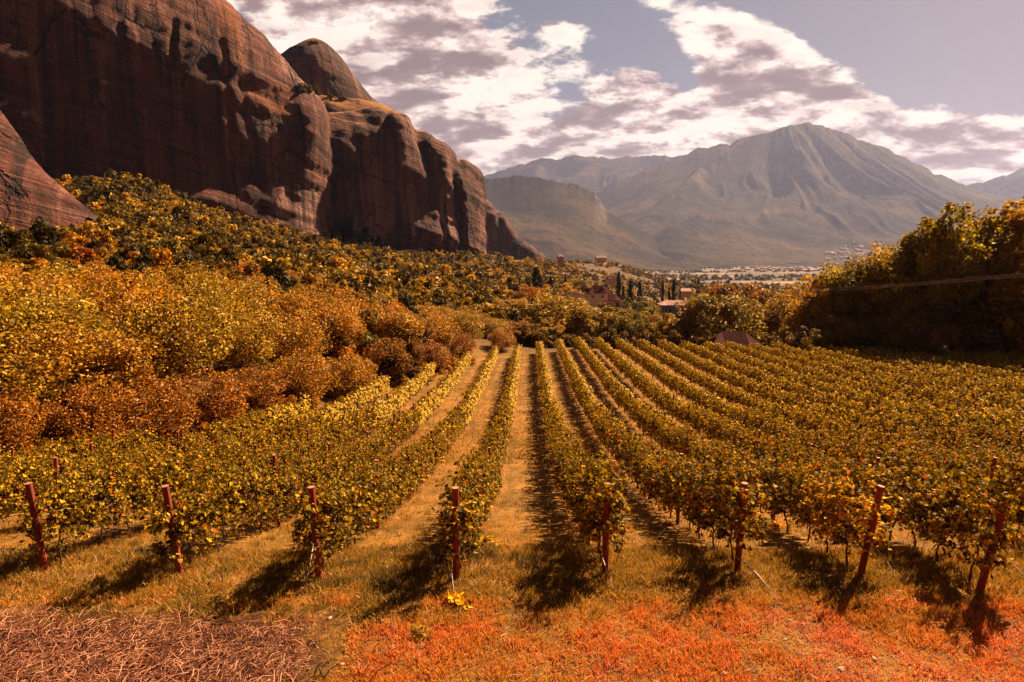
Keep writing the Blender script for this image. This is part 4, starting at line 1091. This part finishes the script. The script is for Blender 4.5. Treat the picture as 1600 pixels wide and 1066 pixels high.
# ================================================================== TREES
# right edge: tall backlit trees
pr = random.Random(3)
TALLP = [(1600, 325, 80, 130), (1555, 338, 86, 100), (1508, 322, 82, 100), (1660, 318, 78, 150), (1462, 350, 84, 90), (1415, 376, 88, 90), (1372, 402, 90, 80), (1335, 412, 92, 80), (1300, 430, 93, 70), (1540, 350, 95, 140), (1440, 372, 98, 120), (1610, 345, 92, 150), (1350, 420, 104, 100), (1720, 330, 74, 150), (1278, 450, 100, 56)]
TL = ['at the right picture edge', 'second from the right edge', 'with the highest crown top', 'just beyond the right picture edge', 'left of the highest crown', 'in the middle of the tall tree line', 'where the tree line steps down', 'left part of the tall tree line', 'near the left end of the tall tree line', 'standing behind the highest crown', 'standing behind the middle of the line', 'behind the right edge of the line', 'behind the lower left of the line', 'outermost right of the line', 'low at the left end of the tall line']
for i, (px, top, Y, w) in enumerate(TALLP):
    plant_px('tall', px, top - 4 + pr.uniform(-5, 8), Y, w * 1.55, 'tall dark green and gold tree ' + TL[i], 'tall trees right of the vineyard', (1.15 + pr.uniform(-.2, .25), 1.12, 0.85))
# low dark growth filling the foot of the tall trees
for i in range(20):
    px = 1262 + i * 17 + pr.uniform(-6, 6)
    if px > 1440 and i % 3: continue
    plant_px('broad', px, 500 - 1.6 * (px - 1262) / 10 * 0.6 + pr.uniform(-10, 10), 85 + pr.uniform(-3, 3) - (px - 1262) * 0.02, 60 + pr.uniform(-8, 14), 'dark leafy undergrowth tree at the foot of the tall trees', 'undergrowth below the tall trees', (0.7, 0.68, 0.6))
# tree belt behind the vineyard
BELT = [(806, 508, 100, 62, 'brown rounded tree at the far end of the grass track', (0.95, 0.62, 0.7)), (862, 466, 112, 104, 'large golden tree behind the far end of the vines', (1.35, 1.2, 1)),
        (932, 478, 116, 92, 'golden tree below the red-roofed houses', (1.25, 1.15, 1)), (905, 486, 120, 70, 'olive tree between two golden trees below the white gable', (0.9, 0.95, 0.9)), (978, 494, 112, 64, 'low olive tree right of the golden pair', (0.8, 0.85, 0.9)),
        (1018, 494, 114, 70, 'yellow-green tree below the blue-walled house', (1.2, 1.1, 1)), (1062, 492, 110, 64, 'rusty gold tree left of the biggest belt tree', (1.3, 1.0, .9)), (1124, 456, 108, 116, 'biggest round tree of the belt behind the vineyard', (1.0, 0.95, .9)),
        (1172, 476, 118, 76, 'golden tree right of the biggest belt tree', (1.2, 1.05, 1)), (1218, 468, 112, 84, 'round golden tree left of the tall tree line', (1.3, 1.1, 1)), (1250, 500, 98, 62, 'pale yellow small tree against the tall dark trees', (1.7, 1.5, 1.2)),
        (1150, 440, 185, 96, 'rust-brown broad tree behind the belt', (1.1, .75, .8)), (1200, 450, 170, 86, 'orange-gold tree behind the belt near the tall trees', (1.35, 1.05, .9)), (1245, 452, 150, 80, 'gold tree behind the low end of the tall trees', (1.35, 1.1, .9)),
        (998, 468, 190, 50, 'round dark green tree left of the blue-walled house', (.7, .75, .8)), (900, 440, 330, 44, 'small tree above the red-roofed houses', (.9, .85, .8)), (1104, 450, 230, 44, 'olive tree right of the blue-walled house', (.9, .85, .8)),
        (826, 452, 160, 54, 'orange tree left of the houses', (1.5, .95, .8)), (858, 462, 190, 60, 'yellow-green tree just left of the low red roof', (1.3, 1.15, 1)), (800, 470, 140, 70, 'gold tree on the slope above the grass track', (1.35, 1.1, .9)),
        (770, 480, 125, 76, 'dusty gold tree above the left end of the belt', (1.25, 1.05, .9)), (760, 505, 104, 70, 'shaggy gold tree at the left end of the belt', (1.25, 1.05, .9)), (845, 500, 104, 60, 'low gold tree at the end of the track', (1.3, 1.1, .9)), (960, 482, 150, 60, 'dusky tree under the lower red roof', (1.0, .9, .8)), (1035, 496, 150, 60, 'gold tree in front of the blue-walled house', (1.3, 1.05, .8)), (1290, 470, 120, 70, 'olive tree half behind the tall line', (.8, .8, .8))]
for i, (px, top, Y, w, lab, c) in enumerate(BELT):
    plant_px('broad', px, top - 7, Y, w * 1.18, lab, 'trees between vineyard and village', (c[0] * 1.0, c[1] * 1.14, c[2]), i)
for i in range(26):
    px = 745 + i * 21 + pr.uniform(-7, 7)
    plant_px('bush', px, 518 + pr.uniform(-9, 7), 99 + pr.uniform(-3, 4), 50 + pr.uniform(-8, 10), 'dark bush in the hedge along the far edge of the vineyard', 'hedge bushes at the far edge of the vineyard', (0.62, 0.6, 0.6))
# cypresses and a conifer by the village
for (px, top, Y, w, lab) in [(967, 424, 300, 15, 'tallest cypress right of the red-roofed houses'), (985, 438, 310, 15, 'cypress just right of the tallest one'), (1000, 440, 318, 14, 'blunt cypress in the middle of the left cluster'), (1036, 438, 330, 9, 'thin cypress above the blue-walled house'), (1053, 437, 330, 12, 'dark cypress above the middle of the blue-walled house'), (1091, 439, 300, 11, 'pointed cypress right of the blue-walled house'), (1123, 443, 330, 10, 'small rightmost cypress of the village'), (1063, 452, 320, 6, 'short cypress between two taller ones'), (1046, 452, 300, 8, 'short cypress left of the dark one'), (883, 432, 300, 8, 'thin cypress left of the red-roofed houses'), (974, 446, 296, 10, 'low cypress hugging the tallest one')]:
    plant_px('cyp', px, top, Y, w, lab, 'cypresses by the village', (1, 1, 1))
plant_px('con', 838, 418, 240, 32, 'broad dark conifer on the slope left of the houses', None, (0.8, 0.8, 0.8))
plant_px('con', 860, 432, 260, 16, 'small dark conifer right of the broad one', None, (0.8, 0.8, 0.8))

# near orchard, left of the vines
orch = []
Y = 23.5
while Y < 112:
    x = float(xb(Y)) - 2.6
    j = 0
    while x > -0.9 * Y - 4:
        orch.append((x + pr.uniform(-.8, .8), Y + pr.uniform(-1.0, 1.0), j)); x -= 4.0 + pr.uniform(-.5, .6); j += 1
    Y *= 1.13
def side_words(px, Y):
    s_ = 'far left' if px < 130 else 'left' if px < 330 else 'left centre' if px < 520 else 'centre'
    d_ = 'front' if Y < 34 else 'second' if Y < 47 else 'middle' if Y < 62 else 'back' if Y < 82 else 'rearmost'
    return s_, d_
for (x, y, j) in orch:
    px, _ = px_of(x, y, 0)
    s_, d_ = side_words(px, y)
    edge = j == 0
    h = 6.0 + pr.uniform(-.8, .9)
    if edge: h *= 0.62
    elif j == 1: h *= 0.85
    h = min(h, float(CAMZ + (405 - (424 + pr.uniform(-16, 16) + 30 * max(0, (px - 300) / 200))) * y / 1000) - G(x, y)) if y > 33 else h
    h = max(h, 3.0)
    c = (1.08 + pr.uniform(-.15, .15), 1.10 + pr.uniform(-.12, .08), .9)
    if edge: c = (.85, .62, .5) if (pr.random() < .5 or y < 32) else (1.1, 1.0, .9)
    plant('orch', x, y, h, 6.4 + pr.uniform(-.5, .8) - (1.8 if edge else 0), ('low' if edge else 'tall') + ' golden orchard tree in the %s line at %s' % (d_, s_), 'golden orchard trees left of the vines', c)
# shrubs along the red bank beside the vines
for i in range(90):
    y = 21 + 56 * (i / 89.0) ** 1.3; x = float(xb(y)) - pr.choice((0.9, 2.0, 3.4)) + pr.uniform(-.6, .5)
    w = 2.0 + pr.uniform(-.5, .8)
    cc = pr.choice(((0.95, .50, .5), (.8, .6, .55), (1.2, .85, .7))) if y < 36 else (1.5, 1.2, .9)
    plant('bush', x, y, 1.3 + pr.uniform(-.3, .6), w, ('reddish brown' if y < 36 else 'yellow') + ' low shrub on the red bank beside the left vine rows', 'low shrubs on the bank beside the vines', cc)

# hillside scrub: the nearest crowns as plants, the rest as one mass
cands = []
hr = random.Random(12)
for i in range(9000):
    px = hr.uniform(-60, 900); Y = math.exp(hr.uniform(math.log(62), math.log(430)))
    x = (px - 800) / 1000 * Y * 0.995
    cands.append((Y, px, x))
cands.sort()
taken = []; cell = {}
HILL = []
def in_rock(x, y, px):
    # keep off the rock footprints
    lim = np.interp(px, [-60, 0, 100, 150, 170, 250, 350, 450, 520, 620, 700, 750, 800, 900], [122, 126, 135, 146, 232, 252, 286, 316, 348, 388, 420, 436, 560, 620])
    if 60 < px < 168 and 188 < y < 232: return False
    return y > lim
for (Y, px, x) in cands:
    if in_rock(x, Y, px): continue
    if px > 640 and Y < 120: continue
    rad = 2.2 + 0.0035 * Y
    key = (int(x // 4), int(Y // 4)); bad = False
    for a in (-1, 0, 1):
        for b in (-1, 0, 1):
            for (qx, qy) in cell.get((key[0] + a, key[1] + b), ()):
                if (qx - x) ** 2 + (qy - Y) ** 2 < rad * rad: bad = True
    if bad: continue
    cell.setdefault(key, []).append((x, Y)); HILL.append((Y, px, x))
HC = [((1.25, 1.10, .9), 'golden'), ((1.75, 1.30, .8), 'bright orange-yellow'), ((.45, .48, .5), 'dark olive'), ((.20, .22, .28), 'very dark green'), ((.85, .62, .55), 'rust brown'), ((.75, .85, 1.3), 'grey-green'), ((1.3, .65, .6), 'reddish')]
def region(px, Y):
    a = 'below the front left rock' if px < 150 else 'below the main cliff' if px < 420 else 'below the cleft of the cliff' if px < 600 else 'below the right end of the cliff' if px < 760 else 'right of the cliff foot'
    b = 'low' if Y < 110 else 'halfway up' if Y < 190 else 'high'
    return b + ' on the slope ' + a
hillrest = []
HILL.sort()
print('hill plants', len(HILL), 'vines', len(vines), 'posts', len(posts))
for i, (Y, px, x) in enumerate(HILL):
    n_ = float(fbm(np.array([x / 22.0]), np.array([Y / 22.0]), 0, 2, 99)[0])
    wts = [2.4, 2.2, 2.8, 3.4, 1.8, 1.0, .3] if n_ > 0 else [.9, .5, 3.8, 6.5, 1.4, 1.2, .2]  # dark kinds weighted up: dark greens, plus colour standing in for shaded gaps
    c, cn = hr.choices(HC, wts)[0]
    sz_ = hr.uniform(0, 1) ** 1.6; h = 2.2 + 4.4 * sz_ + hr.uniform(-.3, .5); w = 4.3 + 3.2 * sz_ + hr.uniform(-.4, .6)
    if i < 172:
        plant('bush', x, Y, h, w, '%s bush %s' % (cn, region(px, Y)), 'bushes on the hillside', c)
    else: hillrest.append((x, Y, h, w, c))
# one mass for the rest
def mass(name, lst, nl, leaf, label, seed, color=(1, 1, 1), zc=None):
    VV, FF, TT = [], [], []; off = 0
    base = []
    for i in range(5):
        r = np.random.default_rng(seed + i); P, d, sh = crown_pts(nl, r, 'bush', 14, 0.32)
        T, B_, Nn = frames(nl, r, d, .5); base.append((P, T, B_, Nn, np.clip(sh * .5 + r.uniform(0, .5, nl), 0, 1)))
    r = np.random.default_rng(seed + 50)
    xs = np.array([l[0] for l in lst]); ys = np.array([l[1] for l in lst]); zs = G(xs, ys)
    for (x, y, h, w, c), z in zip(lst, zs):
        P, T, B_, Nn, tn = base[r.integers(0, 5)]
        a = r.uniform(0, 6.28); Rz = np.array([[math.cos(a), -math.sin(a), 0], [math.sin(a), math.cos(a), 0], [0, 0, 1]])
        ln = np.full(nl, leaf * (h / 3.2)) * r.uniform(.7, 1.3, nl)
        Pq = (P * np.array([w / 2, w / 2, h])) @ Rz.T + np.array([x, y, z])
        V_, F_ = quads(Pq, T @ Rz.T, B_ @ Rz.T, Nn @ Rz.T, ln, ln * .7)
        VV.append(V_); FF.append(F_ + off); off += len(V_)
        TT.append(np.clip(tn * 0.55 * (0.35 + c[0] * .65) + (c[0] - .4) * 0.36, 0, 1))
    o = link(name, mesh_np(name, np.concatenate(VV), [np.concatenate(FF)], M['tree_leaf'], np.concatenate(TT))); o.color = (*color, 1)
    return tag(o, label, 'scrub', None, 'stuff')
mass('hillside_scrub', hillrest, 330, 0.50, 'mass of gold, rust and olive scrub covering the upper slope below the cliffs', 700)
# village surroundings and low hill behind
lst = []
for i in range(4600):
    px = hr.uniform(820, 1750); Y = math.exp(hr.uniform(math.log(125), math.log(900)))
    x = (px - 800) / 1000 * Y
    if 868 < px < 1095 and 130 < Y < 300: continue
    if px < 960 and 150 < Y < 300 and hr.random() < .5: continue
    if fbm(np.array([x / 60.0]), np.array([Y / 60.0]), 0, 2, 5)[0] < -0.28: continue
    h = hr.uniform(3.2, 6.5) * (1 if Y > 250 else .8); lst.append((x, Y, h, h * hr.uniform(1.0, 1.5), hr.choice([HC[q_][0] for q_ in (0, 0, 2, 3, 5, 2, 1)])))
mass('grove', lst, 200, 0.75, 'groves of gold and olive trees around the village and on the low hill', 760)
lst = []
for i in range(3300):
    Y = math.exp(hr.uniform(math.log(850), math.log(4200))); px = hr.uniform(840, 1760); x = (px - 800) / 1000 * Y
    if fbm(np.array([x / 500.0]), np.array([Y / 140.0]), 0, 2, 15)[0] < 0.10: continue
    h = hr.uniform(6, 12); lst.append((x, Y, h, h * hr.uniform(1.1, 2.2), hr.choice(((.6, .6, .6), (.8, .8, .8), (1.0, .9, .8)))))
mass('valley_trees', lst, 60, 2.4, 'hazy trees and hedgerows scattered over the valley floor', 800, (.8, .85, .85))
# dark trees in the cleft at the cliff foot, and shrubs on the ledge and the dome
for (px, top, Y, w, lab) in [(528, 336, 322, 40, 'dark tree in the left of the cleft at the cliff foot'), (548, 338, 324, 48, 'broad dark tree in the middle of the cleft'), (572, 354, 328, 42, 'dark tree on the right of the cleft'), (592, 368, 330, 32, 'small dark tree right of the cleft')]:
    plant_px('con', px, top, Y, w, lab, 'dark trees at the cliff foot', (.35, .35, .35))
bpy.context.view_layer.update()
def drop_on(objs, px, py):
    o_ = Vector((0, 0, CAMZ)); d_ = (at(px, py, 1000) - o_).normalized(); best = None
    for ob in objs:
        ok, loc, nrm, _ = ob.ray_cast(o_, d_)
        if ok and (best is None or (loc - o_).length < (best - o_).length): best = loc
    return best
hi_rocks = [bpy.data.objects[k] for k in ('cliff', 'cliff_shoulder', 'ledge', 'rock_dome')]
for (px, base_py, wpx, hpx, Y, lab) in [(470, 139, 26, 14, 466, 'dark bush at the left of the grassy ledge'), (494, 144, 18, 14, 458, 'round bush in the middle of the grassy ledge'), (482, 140, 14, 12, 470, 'bush behind the round one on the ledge'), (511, 145, 8, 11, 462, 'slender bush on the ledge'), (518, 150, 12, 8, 458, 'low bush right of the slender one'), (533, 152, 18, 9, 462, 'rightmost bush of the ledge'), (518, 155, 6, 6, 452, 'tiny shrub on the ledge slope'), (486, 60, 6, 5, 565, 'tiny tree on the top of the dome'), (492, 61, 12, 4, 565, 'shrub patch on the top of the dome')]:
    p = drop_on(hi_rocks, px, base_py + (6 if base_py < 100 else 2)) or at(px, base_py, Y)
    Y = p.y
    plant('bush', p.x, p.y, hpx / 1000 * Y, wpx / 1000 * Y, lab, 'bushes high on the rocks', (.45, .5, .5), p.z - 0.6)

# ================================================================== HOUSES
def house(name, label, cx_, cy_, w, d, wall_h, roof_h, rz, roofmat, wallmat, hip=0.0, windows=(), z=None, over=0.35, chimney=False, group='village houses', wall2=None):
    z = G(cx_, cy_) if z is None else z
    t = thing(name, label, 'house', (cx_, cy_, z), rz, group)
    mb = MB(); mb.box(-w / 2, w / 2, -d / 2, d / 2, -2.0, wall_h)
    if hip == 0:
        for s_ in (-1, 1):
            x = s_ * w / 2; x2 = x - s_ * 0.2
            mb.add([(x, -d / 2, wall_h), (x, d / 2, wall_h), (x, 0, wall_h + roof_h * .93), (x2, -d / 2, wall_h), (x2, d / 2, wall_h), (x2, 0, wall_h + roof_h * .93)],
                   [(0, 1, 2), (3, 5, 4), (0, 2, 5, 3), (1, 4, 5, 2)])
    wl = mb.build('wall', wallmat, t)
    W2, D2 = w / 2 + over, d / 2 + over; rx = w / 2 + over - hip
    e = wall_h - 0.12 + 0.004; th = 0.16
    mb = MB()
    for zo in (0,):
        top = [(-W2, -D2, e + th), (W2, -D2, e + th), (W2, D2, e + th), (-W2, D2, e + th), (-rx, 0, wall_h + roof_h + th), (rx, 0, wall_h + roof_h + th)]
        bot = [(-W2, -D2, e), (W2, -D2, e), (W2, D2, e), (-W2, D2, e), (-rx, 0, wall_h + roof_h), (rx, 0, wall_h + roof_h)]
        fs = [(0, 1, 5, 4), (2, 3, 4, 5), (6, 10, 11, 7), (8, 11, 10, 9), (0, 6, 7, 1), (2, 8, 9, 3), (1, 7, 8, 2), (3, 9, 6, 0)]
        if hip > 0: fs += [(1, 2, 5), (3, 0, 4), (7, 11, 8), (9, 10, 6)]
        else: fs = [f for f in fs if f not in ((1, 7, 8, 2), (3, 9, 6, 0))] + [(1, 5, 11, 7), (2, 8, 11, 5), (0, 6, 10, 4), (3, 4, 10, 9)]
        mb.add(top + bot, fs)
    nt_ = int(w / 0.5)
    for i in range(nt_ + 1):         # ribs of the tile rows on both pitches
        x = -rx + 2 * rx * i / max(1, nt_)
        for s_ in (-1, 1):
            mb.tube([(x, s_ * D2 * 1.0, e + th + .02), (x, 0, wall_h + roof_h + th + .02)], .07, 5)
    rf = mb.build('roof', roofmat, t)
    if chimney:
        m2 = MB(); m2.box(w * .18, w * .18 + .7, -.9, -.3, wall_h + roof_h * .4, wall_h + roof_h + .9); m2.box(w * .18 - .08, w * .18 + .78, -.98, -.22, wall_h + roof_h + .9, wall_h + roof_h + 1.05)
        m2.build('chimney', wallmat, rf)
    if wall2:
        x0, x1, mt = wall2; m2 = MB(); m2.box(x0, x1, -d / 2 - .06, -d / 2 - .003, 0, wall_h - .15); m2.build('wall_panel', mt, t)
    for (wx, wz, ww, wh) in windows:
        m2 = MB(); yf = -d / 2 - .07
        m2.box(wx - ww / 2 - .08, wx + ww / 2 + .08, yf - .03, yf + .06, wz - .1, wz - .003); m2.box(wx - ww / 2 - .08, wx + ww / 2 + .08, yf - .03, yf + .06, wz + wh + .003, wz + wh + .1)
        m2.box(wx - ww / 2 - .08, wx - ww / 2 - .003, yf - .03, yf + .06, wz, wz + wh); m2.box(wx + ww / 2 + .003, wx + ww / 2 + .08, yf - .03, yf + .06, wz, wz + wh)
        wn = m2.build('window', M['wall_white'], t)
        m3 = MB(); m3.box(wx - ww / 2, wx + ww / 2, yf, yf + .05, wz, wz + wh); m3.build('pane', M['dark_glass'], wn)
    return t
def house_px(label, px0, px1, eave, ridge, Y, d, rz, **kw):
    a = at(px0, eave, Y); b = at(px1, eave, Y); r_ = at((px0 + px1) / 2, ridge, Y)
    wh = kw.pop('wall_h', 3.6); w = (b.x - a.x) - .6
    return house('house', label, (a.x + b.x) / 2, Y, w, d, wh, max(.8, r_.z - a.z), rz, kw.pop('roofmat', M['roof']), kw.pop('wallmat', M['wall_white']), z=a.z - wh, **kw)
house_px('large house with red tiled hip roof, highest of the cluster', 917, 953, 458, 447, 262, 5.5, 0.12, hip=2.6, windows=((-3, 1.6, 1, 1.2), (1, 1.6, 1, 1.2)), chimney=True)
house_px('red hip-roofed house with dark porch, lowest of the cluster', 941, 971, 469, 460, 240, 5.5, -0.10, hip=2.4, windows=((-1.5, 1.2, 1.2, 1.5), (2.0, 1.2, 1.6, 1.6)), wallmat=M['wall_peach'])
g_ = at(904, 467, 234)
house('house', 'house with bright white gable end and pale roof', g_.x, 234, 6, 7.0, 3.6, 2.0, math.pi / 2 + 0.25, M['roof_pale'], plain('white_gable', (0.85, 0.74, 0.64), .9, .08, 1.0), z=g_.z - 3.6)
house_px('low house with dark red roof left of the white gable', 876, 899, 473, 466, 228, 5, 0.05, hip=0, wall_h=2.6, wallmat=M['wall_peach'])
house_px('long house with blue and peach walls under a pale tiled roof', 1030, 1088, 476, 470, 215, 7, -0.04, hip=2.2, roofmat=M['roof_pale'], wallmat=M['wall_peach'], wall2=(-5.9, -.9, M['wall_blue']), windows=((-4.6, 1.2, .7, 1.3), (-3.2, 1.2, .9, 1.3), (1.6, 1.2, .9, 1.2), (4.2, 1.2, .9, 1.2)))
house_px('low shed with dark red hip roof at the vineyard edge', 1110, 1182, 536, 520, 97, 5.5, -0.1, hip=2.0, wall_h=2.2, roofmat=plain('dark_red_tiles', (0.085, 0.016, 0.010), .95, .4, 2.2, .5, .04, .08), windows=())
house_px('pale pink house on top of the low hill behind the village', 930, 947, 403, 400, 760, 8, .1, hip=2, roofmat=M['roof_pale'])
house_px('small pale house left on the low hill behind the village', 871, 880, 401, 398, 620, 6, .2, hip=2, roofmat=M['roof_pale'], wallmat=M['wall_peach'])
house_px('half-hidden red roof among trees below the low hill', 948, 970, 436, 431, 480, 8, .1, hip=2)
house_px('house with pale wall behind the cypresses', 1062, 1078, 455, 451, 330, 6, 0, hip=0, roofmat=M['roof_pale'])
house_px('house behind the tall trees at the right edge', 1500, 1600, 505, 480, 118, 8, .1, hip=3, windows=((-3, 1.2, 1, 1.2), (1, 1.2, 1, 1.2)), wallmat=M['wall_peach'])

# far towns: tiny houses, white walls and red roofs
def tiny_house_meshes(w, d, h):
    mb = MB(); mb.box(-w / 2, w / 2, -d / 2, d / 2, -3, h); a = mb.mesh('wall', M['wall_white'])
    mb = MB(); mb.add([(-w / 2 - .5, -d / 2 - .5, h + .01), (w / 2 + .5, -d / 2 - .5, h + .01), (w / 2 + .5, d / 2 + .5, h + .01), (-w / 2 - .5, d / 2 + .5, h + .01), (-w / 2 + 2, 0, h + 2.6), (w / 2 - 2, 0, h + 2.6)], [(0, 1, 5, 4), (2, 3, 4, 5), (1, 2, 5), (3, 0, 4), (0, 3, 2, 1)])
    return a, mb.mesh('roof', M['roof_pale'])
TH = [tiny_house_meshes(16, 10, 8), tiny_house_meshes(26, 14, 7), tiny_house_meshes(13, 12, 12)]
def tiny(px, py, Y, label, group, zg=None):
    p = at(px, py, Y); a, b = TH[hr.randrange(3)]
    t = thing('town_house', label, 'house', (p.x, p.y, p.z if zg is None else zg), hr.uniform(-.5, .5), group)
    link('wall', a, t); link('roof', b, t)
for i in range(46):
    x_ = hr.gauss(1235, 48); Y = hr.uniform(2900, 3900)
    if hr.random() < .35: x_ = hr.uniform(1160, 1345)
    tiny(x_, 0, Y, 'tiny white house in the far town on the valley floor', 'houses of the far town', VALLEY + 1)
MTN = bpy.data.objects['mountain']
bpy.context.view_layer.update()
def drop_on(objs, px, py):
    o_ = Vector((0, 0, CAMZ)); d_ = (at(px, py, 1000) - o_).normalized(); best = None
    for ob in objs:
        ok, loc, nrm, _ = ob.ray_cast(o_, d_)
        if ok and (best is None or (loc - o_).length < (best - o_).length): best = loc
    return best
fr = [bpy.data.objects[k] for k in ('mountain', 'foreland', 'foothill', 'ground')]
for i in range(44):
    px = hr.gauss(1328, 22); py = 396 - (px - 1328) * 0.08 + hr.gauss(0, 5)
    b = drop_on(fr, px, py)
    if b is None or b.y < 2500: continue
    t = thing('village_house', 'tiny white house in the village at the foot of the mountain', 'house', b, hr.uniform(-.5, .5), 'houses of the mountain-foot village')
    t.scale = (1.2, 1.2, 1.2)
    a_, b_ = TH[hr.randrange(3)]; link('wall', a_, t); link('roof', b_, t)

# ------------------------------------------------------------------ overhead cables at the right
for (y0, y1, lab) in [(424, 452, 'upper overhead cable crossing the tall trees'), (428.5, 454.5, 'lower overhead cable crossing the tall trees')]:
    a = at(1760, y0 - 13, 44); b = at(1235, y1 + 1, 92); mb = MB(); pts = []
    for i in range(25):
        t_ = i / 24; p = a.lerp(b, t_); p.z -= 0.55 * 4 * t_ * (1 - t_) * 0.6; pts.append(p)
    mb.tube(pts, 0.018, 6); tag(mb.build('power_cable', M['cable'], smooth=True), lab, 'cable', 'overhead cables')
# ------------------------------------------------------------------ air between here and the mountains
def haze():
    m = bpy.data.materials.new('haze'); m.use_nodes = True; m.node_tree.nodes.clear(); N = NT(m.node_tree)
    v = N.node('ShaderNodeVolumePrincipled')
    v.inputs['Color'].default_value = (0.45, 0.49, 0.80, 1)
    v.inputs['Density'].default_value = 0.000033
    v.inputs['Anisotropy'].default_value = 0.25
    o = N.node('ShaderNodeOutputMaterial'); N.l.new(v.outputs[0], o.inputs['Volume'])
    mb = MB(); mb.box(-12500, 12500, -450, 16000, VALLEY - 20, 1800)
    ob = mb.build('haze', m); tag(ob, 'pale mauve haze thickening towards the mountains', 'haze', None, 'stuff')
haze()

# ------------------------------------------------------------------ labels: where several read alike, say which one from the left
bylab = {}
for o in COL.objects:
    if o.parent is None and o.get('label') and o.get('group'): bylab.setdefault((o['group'], o['label']), []).append(o)
for (g_, l_), lst in bylab.items():
    if len(lst) < 2 or len(lst) > 99: continue
    lst.sort(key=lambda o: o.location.x / max(1.0, o.location.y))
    for i, o in enumerate(lst): o['label'] = l_.replace(' on the slope', '') + ', ' + ordinal(i) + ' from left'
